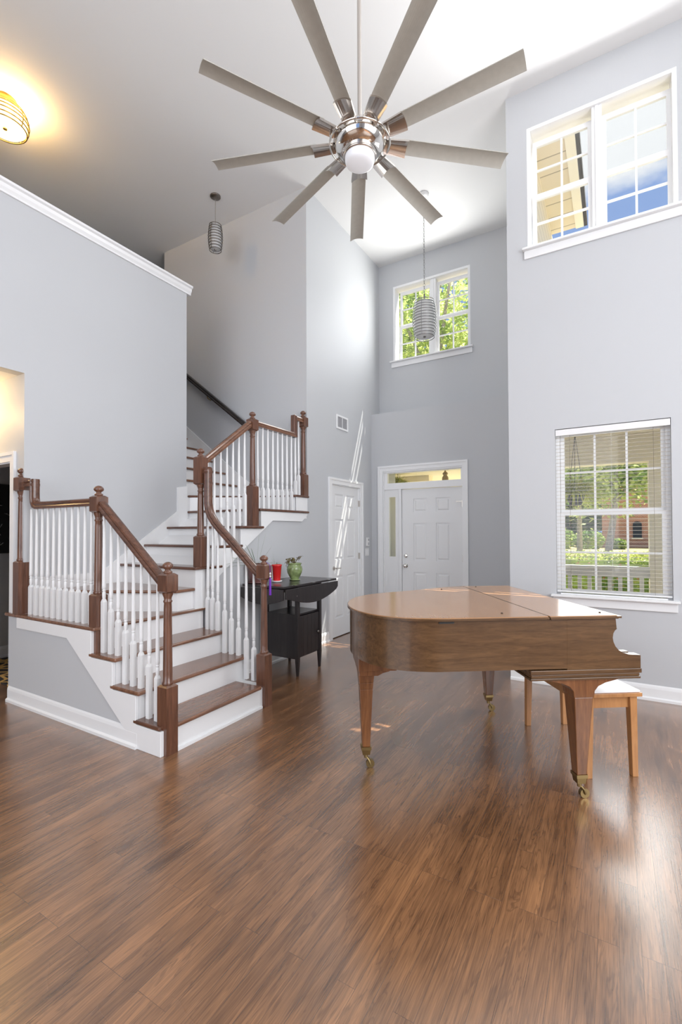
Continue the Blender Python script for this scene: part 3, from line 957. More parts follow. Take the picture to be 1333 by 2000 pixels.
MB().box(XL - 0.05, 3.786, 1.45, XL + 0.002, 3.90, 1.872).build('riser', 'trim', st)
# under body of flight two
MB().prism([(3.06, 0.0), (3.06, 1.10), (3.80, 1.62), (YB, 1.62), (YB, 1.45), (3.9, 1.45), (3.3, 0.0)], 'x', XL, XC - 0.145).build('carriage', 'trim', st)
# winder ten
z10 = 10 * R_
n10a, n10b = (-3.245, 4.44), (XL, 3.80)
quad_riser(n10a, n10b, z10 - R_ - 0.005, z10 - 0.027, YB)
board([n10a, (-3.60, 4.43), (-3.93, 4.27), n10b, (XL, YB), (-3.245, YB)], z10, 'tread', 'stain_x')
# third flight climbing to the left between the walls
for k in range(11, 17):
    xn = -4.372 - G1 * (k - 11)
    z = R_ * k
    MB().box(xn - 0.03 - G1, 3.795, z - R_ - 0.03, xn - 0.03, YB - 0.001, z - 0.027).build('riser', 'trim', st)
    board([(xn, 3.797), (xn, YB - 0.002), (xn - 0.03 - G1, YB - 0.002), (xn - 0.03 - G1, 3.797)], z)
# right stringer of flight two (white) over the closet wall plane
poly = [(3.07, 0.93), (3.317, 1.104), (3.571, 1.285), (4.026, 1.581), (4.584, 1.581), (4.70, 1.66), (4.70, 1.682), (3.83, 1.682), (3.83, 1.492), (3.517, 1.492), (3.517, 1.302), (3.20, 1.302), (3.20, 1.112), (3.07, 1.112)]
MB().prism(poly, 'x', -3.262, -3.2825).build('stringer', 'trim', st, bevel=0.003)
MB().prism([(4.47, 1.712), (4.70, 1.712), (4.70, 1.872), (4.47, 1.872)], 'x', -3.262, -3.274).build('stringer', 'trim', st)
# wall skirts
poly = [(2.16, 0.955), (2.075, 0.955), (2.075, 1.068), (2.60, 1.064), (2.79, 1.075), (3.648, 1.70), (3.648, 1.98), (3.785, 2.005), (3.785, 1.72), (3.20, 1.2)]
poly = [(2.085, 0.765), (2.085, 1.068), (2.72, 1.066), (3.648, 1.70), (3.648, 1.98), (3.788, 2.005), (3.788, 1.60), (3.0, 0.9), (2.8, 0.765)]
MB().prism(poly, 'x', XL, XL + 0.016).build('skirt_board', 'trim', st)
poly = [(-3.30, 1.71), (-3.30, 2.0), (-4.04, 2.005), (-4.414, 2.248), (-5.417, 3.005), (-6.0, 3.45), (-6.0, 3.1), (-4.4, 1.9), (-4.2, 1.71)]
MB().prism(poly, 'y', YB - 0.002, YB - 0.018).build('skirt_board', 'trim', st)

# =================================================================== railings
NEWEL_W = 0.092
def newel(root, x, y, zb, zt, lower, upper=0.13, mat='stain'):
    """square foot of height `lower`, turned shaft, square head of height `upper`, turned finial"""
    w_ = NEWEL_W
    m_ = MB()
    z1 = zb + lower
    hb = zt - 0.075 - upper      # bottom of head block
    ht = zt - 0.075
    c = 0.012
    m_.box(x - w_ / 2, y - w_ / 2, zb, x + w_ / 2, y + w_ / 2, z1 - c)
    m_.taper(x, y, z1 - c, w_, w_, z1, w_ - 0.03, w_ - 0.03)
    n_ = m_.build('newel_post', mat, root)
    h_ = MB()
    h_.box(x - w_ / 2, y - w_ / 2, hb + c, x + w_ / 2, y + w_ / 2, ht - c)
    h_.taper(x, y, ht - c, w_, w_, ht, w_ - 0.034, w_ - 0.034)
    h_.taper(x, y, hb, w_ - 0.03, w_ - 0.03, hb + c, w_, w_)
    h_.build('head_block', mat, n_)
    s_ = MB()
    s_.lathe(x, y, [(0.034, z1 - 0.004), (0.036, z1 + 0.003), (0.038, z1 + 0.010), (0.034, z1 + 0.018), (0.031, z1 + 0.024),
                    (0.0305, z1 + 0.10), (0.026, hb - 0.10), (0.0245, hb - 0.066), (0.029, hb - 0.060), (0.029, hb - 0.052), (0.024, hb - 0.046),
                    (0.026, hb - 0.030), (0.034, hb - 0.012), (0.037, hb + 0.001)], 20)
    s_.build('turned_shaft', mat, n_)
    f_ = MB()
    f_.lathe(x, y, [(0.026, ht - 0.001), (0.030, ht + 0.004), (0.030, ht + 0.010), (0.019, ht + 0.018), (0.017, ht + 0.026), (0.030, ht + 0.034),
                    (0.036, ht + 0.044), (0.033, ht + 0.057), (0.022, ht + 0.069), (0.008, ht + 0.075), (0.0, ht + 0.0755)], 20)
    f_.build('finial', mat, n_)
    return n_
TURN = 0.645
def baluster(root, x, y, zb, zt):
    b = max(0.18, (zt - zb) - TURN)
    w_ = 0.032
    z1 = zb + b
    m_ = MB()
    m_.box(x - w_ / 2, y - w_ / 2, zb, x + w_ / 2, y + w_ / 2, z1 - 0.022)
    m_.taper(x, y, z1 - 0.022, w_, w_, z1, 0.018, 0.018)
    m_.lathe(x, y, [(0.0105, z1 - 0.004), (0.0125, z1 + 0.010), (0.0135, z1 + 0.03), (0.0125, z1 + 0.05), (0.0095, z1 + 0.056), (0.0135, z1 + 0.060),
                    (0.0135, z1 + 0.066), (0.0105, z1 + 0.070), (0.0150, z1 + 0.076), (0.0150, z1 + 0.10), (0.0088, zt)], 10)
    return m_.build('baluster', 'trim', root)
RAIL = [(-0.030, -0.030), (0.030, -0.030), (0.032, -0.012), (0.024, -0.002), (0.031, 0.012), (0.027, 0.024), (0.014, 0.031), (-0.014, 0.031), (-0.027, 0.024), (-0.031, 0.012), (-0.024, -0.002), (-0.032, -0.012)]
def handrail(root, pts, side, mat='stain_x', name='handrail'):
    o = MB().sweep(pts, side, RAIL, True).build(name, mat, root)
    md = o.modifiers.new('edge', 'EDGE_SPLIT'); md.split_angle = 0.62
    return o

# front railing: starting newel, flight, corner newel, landing, wall newel
ra = thing('stair_railing', 'front stair railing with three dark newel posts and white balusters', 'railing', (-3.3, 2.06, 0.0))
YR = 2.058
newel(ra, -2.558, YR, 0.0, 1.26, 0.452)
newel(ra, -3.335, YR, 0.57, 1.81, 0.43)
newel(ra, -4.425, 2.035, 0.76, 2.02, 0.455)
za = lambda x: 1.128 + (-2.60 - x) * 0.775
handrail(ra, [(-2.60, YR, za(-2.60)), (-3.292, YR, za(-3.292))], (0, 1, 0))
for i in range(8):
    x = -2.66 - 0.0865 * i
    tr = R_ * (1 if i < 2 else (2 if i < 5 else 3))
    baluster(ra, x, YR, tr, za(x) - 0.034)
zl = 1.688
handrail(ra, [(-3.378, YR, zl), (-4.20, YR, zl), (-4.232, YR, zl + 0.010), (-4.248, YR, zl + 0.034), (-4.255, YR, zl + 0.07), (-4.255, YR, 1.915)], (0, 1, 0))
handrail(ra, [(-4.235, YR, 1.885), (-4.38, YR, 1.885)], (0, 1, 0))
for i in range(11):
    baluster(ra, -3.425 - 0.0885 * i, YR, z4, zl - 0.029)

# right railing of the first flight with the gooseneck
rb = thing('stair_railing', 'short stair railing with a gooseneck handrail beside the black table', 'railing', (-2.9, 3.03, 0.0))
YQ = 3.03
newel(rb, -2.552, YQ, 0.0, 1.26, 0.438)
path = [(-2.595, 1.095), (-2.70, 1.185), (-2.95, 1.40), (-3.06, 1.49), (-3.12, 1.545), (-3.165, 1.60), (-3.195, 1.66), (-3.207, 1.72), (-3.209, 2.015), (-3.21, 2.03)]
handrail(rb, [(x, YQ, z) for x, z in path], (0, 1, 0))
handrail(rb, [(-3.19, YQ, 2.025), (-3.26, YQ, 2.025)], (0, 1, 0))
def zq(x):
    for (a, za_), (b_, zb_) in zip(path, path[1:]):
        if b_ <= x <= a:
            return za_ + (zb_ - za_) * (a - x) / (a - b_)
    return 1.6
for x, k in ((-2.665, 1), (-2.75, 1), (-2.84, 2), (-2.925, 2), (-3.005, 2), (-3.09, 3), (-3.155, 3), (-3.215, 3)):
    baluster(rb, x, YQ, R_ * k, zq(max(x, -3.12)) - 0.036)

# upper railing
rc = thing('stair_railing', 'upper stair railing running to the corner of the bright wall', 'railing', (-3.3, 3.8, 0.0))
XR = -3.30
newel(rc, XR, 3.02, 1.14, 2.235, 0.285, 0.265)
newel(rc, XR, 3.735, 1.52, 2.735, 0.43)
newel(rc, XR - 0.005, 4.672, 1.90, 2.955, 0.27)
zr = lambda y: 2.095 + (y - 3.02) * 0.755
handrail(rc, [(XR, 3.06, zr(3.06)), (XR, 3.69, zr(3.69))], (1, 0, 0), 'stain_y')
for i in range(7):
    y = 3.105 + 0.0845 * i
    k = 6 if y < 3.19 else (7 if y < 3.48 else 8)
    baluster(rc, XR, y, R_ * k, zr(y) - 0.036)
zu = 2.62
handrail(rc, [(XR, 3.78, zu), (XR, 4.478, zu), (XR, 4.48, zu + 0.002), (XR, 4.482, 2.83)][:2], (1, 0, 0), 'stain_y')
MB().box(XR - 0.03, 4.448, zu - 0.03, XR + 0.03, 4.508, 2.858).build('rail_riser', 'stain', rc, bevel=0.006)
handrail(rc, [(XR, 4.49, 2.827), (XR, 4.63, 2.827)], (1, 0, 0), 'stain_y')
for i in range(10):
    y = 3.815 + 0.0865 * i
    if i < 8:
        baluster(rc, XR, y, R_ * 9, (zu if y < 4.44 else 2.827) - 0.029)
    else:
        y = 4.50 + 0.068 * (i - 8)
        baluster(rc, XR, y, R_ * 10, (zu if i == 8 else 2.827) - 0.029)

# handrail on the wall of the upper flight
wr = thing('wall_handrail', 'dark handrail fixed to the grey wall of the upper flight', 'handrail', (-4.8, 4.65, 3.2))
MB().sweep([(-4.12, 4.645, 2.815), (-4.22, 4.645, 2.885), (-6.2, 4.645, 4.375)], (0, 1, 0), RAIL).build('rail', 'black_rail', wr)
for x in (-4.95, -5.8):
    z = 2.885 + (-4.22 - x) * 0.7525
    MB().tube([(x, 4.645, z - 0.03), (x, 4.66, z - 0.075), (x, 4.718, z - 0.09)], 0.008, 8).build('bracket', 'brass', wr)

# =================================================================== ceiling fan
FX, FY, FZ = -1.29, 2.42, 3.80
fan = thing('ceiling_fan', 'large nine-blade ceiling fan with brushed nickel hub and round opal light', 'ceiling fan', (FX, FY, H))
MB().lathe(FX, FY, [(0.0, H), (0.075, H - 0.001), (0.07, H - 0.05), (0.03, H - 0.075), (0.0, H - 0.076)], 24).build('canopy', 'nickel', fan)
MB().tube([(FX, FY, H - 0.06), (FX, FY, FZ + 0.10)], 0.0125, 14).build('downrod', 'nickel', fan)
hb = MB()
hb.lathe(FX, FY, [(0.0, FZ + 0.12), (0.03, FZ + 0.115), (0.035, FZ + 0.06), (0.11, FZ + 0.05), (0.155, FZ + 0.02), (0.16, FZ - 0.01), (0.135, FZ - 0.055), (0.10, FZ - 0.075), (0.0, FZ - 0.076)], 40)
hb.build('motor_housing', 'chrome', fan)
MB().ring(FX, FY, FZ - 0.018, 0.180, 0.0065, 56, 10).build('hub_ring', 'chrome', fan)
MB().lathe(FX, FY, [(0.098, FZ - 0.07), (0.100, FZ - 0.074), (0.093, FZ - 0.076), (0.093, FZ - 0.088), (0.100, FZ - 0.090), (0.100, FZ - 0.098), (0.09, FZ - 0.100), (0.0, FZ - 0.100)], 40).build('light_collar', 'nickel', fan)
MB().lathe(FX, FY, [(0.089, FZ - 0.098), (0.089, FZ - 0.118), (0.085, FZ - 0.132), (0.072, FZ - 0.141), (0.045, FZ - 0.146), (0.0, FZ - 0.148)], 40).build('light_bowl', 'frost', fan)
PIT = math.radians(-11)
def blade_vf(x0, x1, w0, w1, sag, th, n=10):
    vs = []; fs = []
    for (x, w_) in ((x0, w0), (x1, w1)):
        for s_ in (0, 1):
            for i in range(n + 1):
                t_ = i / n * 2 - 1
                y = t_ * w_ / 2
                z = sag * (t_ * t_) * -1 - s_ * th
                vs.append(Vector((x, y, z)))
    m_ = n + 1
    for i in range(n):
        fs += [(i, i + 1, 2 * m_ + i + 1, 2 * m_ + i), (m_ + i, 3 * m_ + i, 3 * m_ + i + 1, m_ + i + 1),
               (i, m_ + i, m_ + i + 1, i + 1), (2 * m_ + i, 2 * m_ + i + 1, 3 * m_ + i + 1, 3 * m_ + i)]
    fs += [(0, 2 * m_, 3 * m_, m_), (n, m_ + n, 3 * m_ + n, 2 * m_ + n)]
    return vs, fs
proto_b = proto_a = None
for i in range(9):
    ang = 4.18847 - i * math.radians(40)
    if proto_b is None:
        Tb = Matrix.Rotation(PIT, 4, 'X')
        vs, fs = blade_vf(0.262, 0.935, 0.092, 0.104, 0.012, 0.005)
        b_ = MB(Tb).add(vs, fs).build('fan_blade', 'blade', fan, local=True)
        vs, fs = blade_vf(0.155, 0.292, 0.086, 0.106, 0.020, 0.013)
        a_ = MB(Tb).add(vs, fs).build('blade_arm', 'nickel', fan, local=True)
        proto_b, proto_a = b_, a_
    else:
        b_ = proto_b.copy(); COL.objects.link(b_); b_.parent = fan
        a_ = proto_a.copy(); COL.objects.link(a_); a_.parent = fan
    for o in (b_, a_):
        o.location = (0, 0, FZ + 0.012 - H)
        o.rotation_euler = (0, 0, ang)

# =================================================================== pendants
def pendant(name, label, x, y, zt, zb, R, nrings, chain, ring_mat):
    t = thing(name, label, 'pendant light', (x, y, H))
    MB().lathe(x, y, [(0.0, H - 0.001), (0.066, H - 0.001), (0.066, H - 0.014), (0.02, H - 0.022), (0.0, H - 0.022)], 28).build('canopy', 'offwhite' if chain else 'dark_metal', t)
    if chain:
        n_ = int((H - 0.02 - zt - 0.10) / 0.034)
        m_ = MB()
        for i in range(n_ + 1):
            zc = zt + 0.115 + i * 0.034
            if zc > H - 0.03: break
            pts = []
            for k in range(10):
                a = 2 * PI * k / 10
                u, v_ = 0.009 * math.cos(a), 0.021 * math.sin(a)
                pts.append((x + (u if i % 2 else 0), y + (0 if i % 2 else u), zc + v_))
            m_.tube(pts, 0.0026, 5, closed=True)
        m_.build('chain', 'steel_ring', t)
        MB().tube([(x, y, zt + 0.10), (x, y, zt)], 0.011, 10).build('stem', 'dark_metal', t)
    else:
        MB().tube([(x, y, H - 0.02), (x, y, zt)], 0.0045, 8).build('stem', 'nickel', t)
    h_ = zt - zb
    r_in = lambda z: R * (0.70 + 0.16 * math.sin(PI * (z - zb) / h_))
    prof = [(0.0, zb + 0.012)] + [(r_in(zb + h_ * k / 12), zb + 0.012 + (h_ - 0.024) * k / 12) for k in range(13)] + [(0.0, zt - 0.012)]
    MB().lathe(x, y, prof, 30).build('glass_shade', 'pend', t)
    m_ = MB()
    for k in range(nrings):
        z = zb + h_ * k / (nrings - 1)
        rr = R * (0.76 + 0.24 * math.sin(PI * (0.06 + 0.88 * k / (nrings - 1))) ** 0.8)
        m_.ring(x, y, z, rr, 0.0052 if chain else 0.0048, 36, 6)
    for a in (0.6, 2.7, 4.8):
        pts = []
        for k in range(nrings):
            z = zb + h_ * k / (nrings - 1)
            rr = R * (0.76 + 0.24 * math.sin(PI * (0.06 + 0.88 * k / (nrings - 1))) ** 0.8)
            pts.append((x + rr * math.cos(a), y + rr * math.sin(a), z))
        m_.tube(pts, 0.0035, 6)
    m_.build('ring_cage', ring_mat, t)
    MB().lathe(x, y, [(0.0, zb + 0.001), (0.016, zb + 0.001), (0.016, zb + 0.013), (0.0, zb + 0.013)], 14).build('bottom_finial', 'dark_metal' if chain else 'nickel', t)
    m_ = MB()
    for k in range(3):
        a = 0.6 + k * 2.094
        m_.tube([(x, y, zt - 0.004), (x + R * 0.8 * math.cos(a), y + R * 0.8 * math.sin(a), zt - 0.004)], 0.0035, 6)
    m_.build('top_spider', ring_mat, t)
    return t
pendant('pendant_light', 'small ringed pendant lamp hanging over the upper stairs', -4.38, 4.254, 5.405, 5.085, 0.090, 10, False, 'dark_metal')
pendant('pendant_light', 'larger ringed pendant lamp on a chain before the entry window', -2.064, 5.612, 4.40, 3.94, 0.150, 14, True, 'steel_ring')

# flush ceiling lamp over the loft
fl = thing('flush_ceiling_light', 'lit round ceiling lamp with gold rings above the tall wall', 'ceiling light', (-5.20, 2.22, H))
x, y = -5.20, 2.22
MB().lathe(x, y, [(0.0, H - 0.001), (0.105, H - 0.001), (0.105, H - 0.06), (0.10, H - 0.075), (0.0, H - 0.076)], 32).build('canopy', 'gold', fl)
MB().lathe(x, y, [(0.0, H - 0.10), (0.15, H - 0.10), (0.178, H - 0.16), (0.185, H - 0.22), (0.178, H - 0.27), (0.165, H - 0.285), (0.0, H - 0.290)], 36).build('glass_shade', 'warm', fl)
m_ = MB()
for k, (rr, zz) in enumerate(((0.168, 0.10), (0.185, 0.135), (0.197, 0.175), (0.202, 0.215), (0.196, 0.255), (0.184, 0.29))):
    m_.ring(x, y, H - zz, rr, 0.0062, 40, 7)
for a in (0.4, 1.97, 3.54, 5.1):
    m_.tube([(x + rr * math.cos(a), y + rr * math.sin(a), H - zz) for rr, zz in ((0.10, 0.07), (0.168, 0.10), (0.185, 0.135), (0.197, 0.175), (0.202, 0.215), (0.196, 0.255), (0.184, 0.29))], 0.005, 6)
m_.build('ring_cage', 'gold', fl)
MB().lathe(x, y, [(0.0, H - 0.288), (0.02, H - 0.288), (0.018, H - 0.300), (0.0, H - 0.306)], 16).build('bottom_finial', 'gold', fl)
for k in range(3):
    pl = bpy.data.lights.new('flush_lamp_bulb', 'POINT')
    pl.energy = 14; pl.color = (1.0, 0.62, 0.24); pl.shadow_soft_size = 0.03
    po = bpy.data.objects.new('flush_lamp_bulb', pl); COL.objects.link(po)
    a = 0.5 + 2.094 * k
    po.location = (x + 0.13 * math.cos(a), y + 0.13 * math.sin(a), H - 0.085)
# lamp of the hall passage, out of sight above the camera's left
pl = bpy.data.lights.new('hall_lamp_bulb', 'POINT')
pl.energy = 9; pl.color = (1.0, 0.66, 0.28); pl.shadow_soft_size = 0.05
po = bpy.data.objects.new('hall_lamp_bulb', pl); COL.objects.link(po)
po.location = (-5.0, 1.72, 2.58)

# =================================================================== wall fittings
v = thing('wall_vent', 'white return-air vent high on the bright wall', 'vent', (XC, 5.587, 2.98))
m_ = MB()
m_.box(XC, 5.43, 2.885, XC + 0.012, 5.743, 2.91); m_.box(XC, 5.43, 3.055, XC + 0.012, 5.743, 3.08)
m_.box(XC, 5.43, 2.91, XC + 0.012, 5.455, 3.055); m_.box(XC, 5.718, 2.91, XC + 0.012, 5.743, 3.055); m_.box(XC, 5.582, 2.91, XC + 0.010, 5.592, 3.055)
m_.build('vent_frame', 'trim', v)
m_ = MB().box(XC, 5.455, 2.91, XC + 0.002, 5.718, 3.055)
for i in range(12):
    z = 2.918 + i * 0.0115
    m_.box(XC + 0.002, 5.456, z, XC + 0.008, 5.717, z + 0.005)
m_.build('louvers', 'grille', v)
t_ = thing('alarm_keypad', 'small white keypad on the wall beside the closet door', 'keypad', (XC, 6.33, 1.30))
MB().box(XC, 6.295, 1.235, XC + 0.028, 6.365, 1.365).build('housing', 'offwhite', t_, bevel=0.004)
MB().box(XC + 0.0282, 6.31, 1.315, XC + 0.030, 6.35, 1.345).build('screen', 'grille', t_)
MB().box(XC + 0.0282, 6.312, 1.25, XC + 0.031, 6.348, 1.29).build('button_pad', 'grille', t_)
t_ = thing('light_switch', 'white triple switch plate below the keypad', 'light switch', (XC, 6.33, 1.14))
MB().box(XC, 6.27, 1.085, XC + 0.006, 6.39, 1.20).build('plate', 'offwhite', t_, bevel=0.002)
for i in range(2):
    MB().box(XC + 0.0061, 6.288 + i * 0.052, 1.108, XC + 0.010, 6.320 + i * 0.052, 1.177).build('rocker', 'trim', t_)

# =================================================================== drop-leaf table
TZ = 0.935
tb = thing('drop_leaf_table', 'black drop-leaf table with a cabinet under it, beside the stairs', 'table', (-2.965, 3.97, 0))
MB().box(-3.23, 3.50, TZ - 0.022, -2.695, 4.45, TZ).build('table_top', 'black_wood', tb, bevel=0.004)
poly = [(3.50, TZ - 0.028), (4.44, TZ - 0.028), (4.44, TZ - 0.085), (4.405, TZ - 0.115)] + [(4.405 - 0.905 * k / 14, TZ - 0.115 - 0.088 * math.sin(PI * (k / 14) ** 0.92)) for k in range(1, 14)] + [(3.50, TZ - 0.120)]
MB().prism(poly, 'x', -2.692, -2.670).build('drop_leaf', 'black_wood', tb, bevel=0.003)
poly = [(-3.23, TZ - 0.028), (-2.70, TZ - 0.028), (-2.70, TZ - 0.13)] + [(-2.70 - 0.53 * k / 10, TZ - 0.13 - 0.055 * math.sin(PI * k / 10)) for k in range(1, 10)] + [(-3.23, TZ - 0.125)]
MB().prism(poly, 'y', 3.497, 3.475).build('drop_leaf', 'black_wood', tb, bevel=0.003)
for y in (3.66, 3.97, 4.27):
    MB().box(-2.716, y - 0.02, TZ - 0.001, -2.669, y + 0.02, TZ + 0.0015).build('leaf_hinge', 'nickel', tb)
MB().tube([(-2.671, 3.66, TZ - 0.105), (-2.667, 3.66, TZ - 0.105)], 0.006, 8).build('leaf_button', 'nickel', tb)
for x in (-3.165, -2.765):
    for y in (3.80, 4.20):
        MB().box(x - 0.019, y - 0.019, 0.16, x + 0.019, y + 0.019, TZ - 0.024).taper(x, y, 0.0, 0.022, 0.022, 0.16, 0.038, 0.038).build('leg', 'black_wood', tb, bevel=0.002)
m_ = MB()
m_.box(-3.145, 3.785, TZ - 0.10, -2.785, 3.80, TZ - 0.024); m_.box(-3.145, 4.20, TZ - 0.10, -2.785, 4.215, TZ - 0.024)
m_.build('apron', 'black_wood', tb)
cb = MB().box(-3.145, 3.788, 0.17, -2.784, 4.212, 0.185).box(-3.145, 3.788, 0.60, -2.784, 4.212, 0.618)
cb.box(-3.145, 3.788, 0.185, -2.784, 3.80, 0.60).box(-3.145, 4.20, 0.185, -2.784, 4.212, 0.60).box(-3.145, 3.80, 0.185, -3.133, 4.20, 0.60)
cab = cb.build('cabinet', 'black_wood', tb)
m_ = MB()
for i in range(5):
    y0 = 3.822 + i * 0.0712
    m_.box(-2.772, y0, 0.19, -2.755, y0 + 0.0682, 0.596)
m_.box(-2.776, 3.822, 0.19, -2.772, 4.176, 0.596)
dr = m_.build('cabinet_door', 'black_wood', tb, bevel=0.0015)
kb = MB(Matrix(((0, 0, 1, -2.755), (0, 1, 0, 4.128), (1, 0, 0, 0.395), (0, 0, 0, 1))))
kb.lathe(0, 0, [(0.007, 0.0), (0.006, 0.012), (0.014, 0.018), (0.016, 0.026), (0.010, 0.033), (0.0, 0.035)], 14)
kb.build('knob', 'dark_metal', dr)

# pots
def leaf_strip(mb, base, tip, width, droop=0.0, n=7):
    b_ = Vector(base); t2 = Vector(tip)
    d = t2 - b_
    side = Vector((-d.y, d.x, 0))
    if side.length < 1e-4: side = Vector((1, 0, 0))
    side.normalize()
    vs = []
    for i in range(n + 1):
        t = i / n
        c = b_ + d * t + Vector((0, 0, -droop * t * t + droop * 0.3 * math.sin(PI * t)))
        w_ = width * (0.35 + 0.65 * math.sin(PI * min(1, 0.15 + t * 0.85)))
        if i == n: w_ = 0.0006
        vs += [c - side * w_, c + Vector((0, 0, -w_ * 0.4)), c + side * w_]
    fs = []
    for i in range(n):
        a = i * 3
        fs += [(a, a + 1, a + 4, a + 3), (a + 1, a + 2, a + 5, a + 4)]
    mb.add(vs, fs, True)
    return mb
def pot(name, label, x, y, z, prof, mat, saucer=None):
    t = thing(name, label, 'potted plant', (x, y, z), group='potted plants on the black table')
    MB().lathe(x, y, [(r, z + dz) for r, dz in prof], 32).build('pot', mat, t)
    return t
g = pot('potted_plant', 'round green glazed pot with a wilting plant on the black table', -2.968, 4.03, TZ + 0.0015,
        [(0.0, 0.012), (0.045, 0.012), (0.046, 0.022), (0.060, 0.045), (0.080, 0.085), (0.086, 0.120), (0.080, 0.150), (0.068, 0.163), (0.072, 0.172), (0.078, 0.180), (0.074, 0.186), (0.068, 0.184), (0.064, 0.165), (0.0, 0.160)], 'green')
MB().lathe(-2.968, 4.03, [(0.0, TZ + 0.002), (0.052, TZ + 0.002), (0.062, TZ + 0.010), (0.060, TZ + 0.014), (0.0, TZ + 0.013)], 28).build('saucer', 'green', g)
MB().lathe(-2.968, 4.03, [(0.0, TZ + 0.170), (0.064, TZ + 0.170), (0.0, TZ + 0.176)], 20).build('soil', 'soil', g)
m_ = MB()
zt_ = TZ + 0.172
rt2 = Vector((0.86, 0.51, 0)); fw2 = Vector((-0.51, 0.86, 0))
c0 = Vector((-2.968, 4.03, zt_))
for a, up, ln in ((-1, 0.06, 0.09), (-0.9, 0.03, 0.10), (-0.7, 0.07, 0.07), (-1.05, -0.02, 0.085), (-0.4, 0.07, 0.05), (0.9, 0.09, 0.10), (0.75, 0.075, 0.085), (0.1, -0.03, 0.05), (0.0, 0.05, 0.04), (-0.55, 0.05, 0.08)):
    tip = c0 + rt2 * (a * ln) + fw2 * (-0.02 + random.uniform(-0.03, 0.02)) + Vector((0, 0, up))
    mid = c0 + rt2 * (a * ln * 0.5) + Vector((0, 0, abs(up) * 0.6 + 0.03))
    m_.tube([c0, mid, tip], [0.0028, 0.0024, 0.0012], 5)
    for k in range(6):
        p0 = mid.lerp(tip, k / 5)
        leaf_strip(m_, p0, p0 + rt2 * random.uniform(-0.02, 0.02) + fw2 * random.uniform(-0.02, 0.02) + Vector((0, 0, random.uniform(-0.035, 0.005))), 0.007, 0.005, 3)
m_.build('foliage', 'dryleaf', g)
g = pot('potted_plant', 'tapered red pot with short grassy shoots behind the newel post', -3.028, 3.80, TZ + 0.0015,
        [(0.0, 0.012), (0.036, 0.012), (0.038, 0.02), (0.050, 0.165), (0.054, 0.168), (0.054, 0.182), (0.048, 0.182), (0.046, 0.16), (0.0, 0.158)], 'red')
MB().lathe(-3.028, 3.80, [(0.0, TZ + 0.002), (0.046, TZ + 0.002), (0.056, TZ + 0.012), (0.054, TZ + 0.016), (0.0, TZ + 0.013)], 28).build('saucer', 'cushion', g)
MB().lathe(-3.028, 3.80, [(0.0, TZ + 0.165), (0.046, TZ + 0.165), (0.0, TZ + 0.170)], 20).build('soil', 'soil', g)
m_ = MB()
c0 = Vector((-3.028, 3.80, TZ + 0.165))
for a, up in ((-0.06, 0.10), (-0.045, 0.16), (-0.03, 0.08), (-0.065, 0.06), (0.03, 0.06), (0.04, 0.045), (0.0, 0.05), (-0.05, 0.12)):
    leaf_strip(m_, c0 + rt2 * a * 0.35, c0 + rt2 * a + Vector((0, 0, up)), 0.0035, 0.01)
m_.build('foliage', 'leaf', g)
g = pot('potted_plant', 'large dark maroon pot with long arching green leaves on the table end', -3.165, 3.640, TZ + 0.0015,
        [(0.0, 0.008), (0.075, 0.008), (0.080, 0.015), (0.096, 0.12), (0.099, 0.175), (0.104, 0.18), (0.104, 0.195), (0.096, 0.195), (0.092, 0.17), (0.0, 0.168)], 'maroon')
MB().lathe(-3.165, 3.640, [(0.0, TZ + 0.002), (0.086, TZ + 0.002), (0.098, TZ + 0.010), (0.096, TZ + 0.014), (0.0, TZ + 0.009)], 28).build('saucer', 'maroon', g)
MB().lathe(-3.165, 3.640, [(0.0, TZ + 0.175), (0.092, TZ + 0.175), (0.0, TZ + 0.180)], 20).build('soil', 'soil', g)
m_ = MB()
c0 = Vector((-3.165, 3.640, TZ + 0.178))
for a, up, dr_, w_ in ((0.03, 0.36, 0.0, 0.0045), (0.10, 0.34, 0.0, 0.005), (0.16, 0.20, 0.0, 0.005), (-0.05, 0.20, 0.02, 0.005), (-0.24, 0.12, 0.02, 0.007), (-0.27, 0.08, 0.05, 0.007), (-0.20, 0.13, 0.04, 0.006),
                       (-0.14, 0.10, 0.03, 0.006), (0.19, 0.05, 0.03, 0.005), (-0.10, 0.24, 0.02, 0.005), (-0.30, 0.02, 0.03, 0.005), (0.07, 0.10, 0.02, 0.005)):
    dv_ = rt2 * a if a > 0 else Vector((a * 0.3, a * 1.3, 0))
    leaf_strip(m_, c0 + dv_ * 0.12, c0 + dv_ + Vector((0, 0, up)), w_, dr_)
m_.build('foliage', 'leaf', g)

# purple tassel on the right starting newel
ts = thing('tassel', 'purple silk tassel hanging from the right starting newel post', 'tassel', (-2.497, 3.05, 1.19))
tx, ty = -2.497, 3.045
MB().tube([(-2.53, 3.035, 1.20), (-2.508, 3.043, 1.188), (tx - 0.001, ty, 1.17), (tx, ty, 1.115)], 0.0018, 6).build('cord', 'purple', ts)
MB().lathe(tx, ty, [(0.0, 1.118), (0.006, 1.112), (0.0075, 1.104), (0.005, 1.096), (0.0, 1.095)], 12).lathe(tx, ty, [(0.0, 1.093), (0.007, 1.087), (0.007, 1.078), (0.0, 1.072)], 12).build('bead', 'ivory', ts)
m_ = MB()
for k in range(16):
    a = 2 * PI * k / 16
    m_.tube([(tx + 0.002 * math.cos(a), ty + 0.002 * math.sin(a), 1.076), (tx + 0.0065 * math.cos(a), ty + 0.0065 * math.sin(a), 1.05), (tx + 0.008 * math.cos(a), ty + 0.008 * math.sin(a), 0.925)], 0.0022, 5)
m_.build('fringe', 'purple', ts)

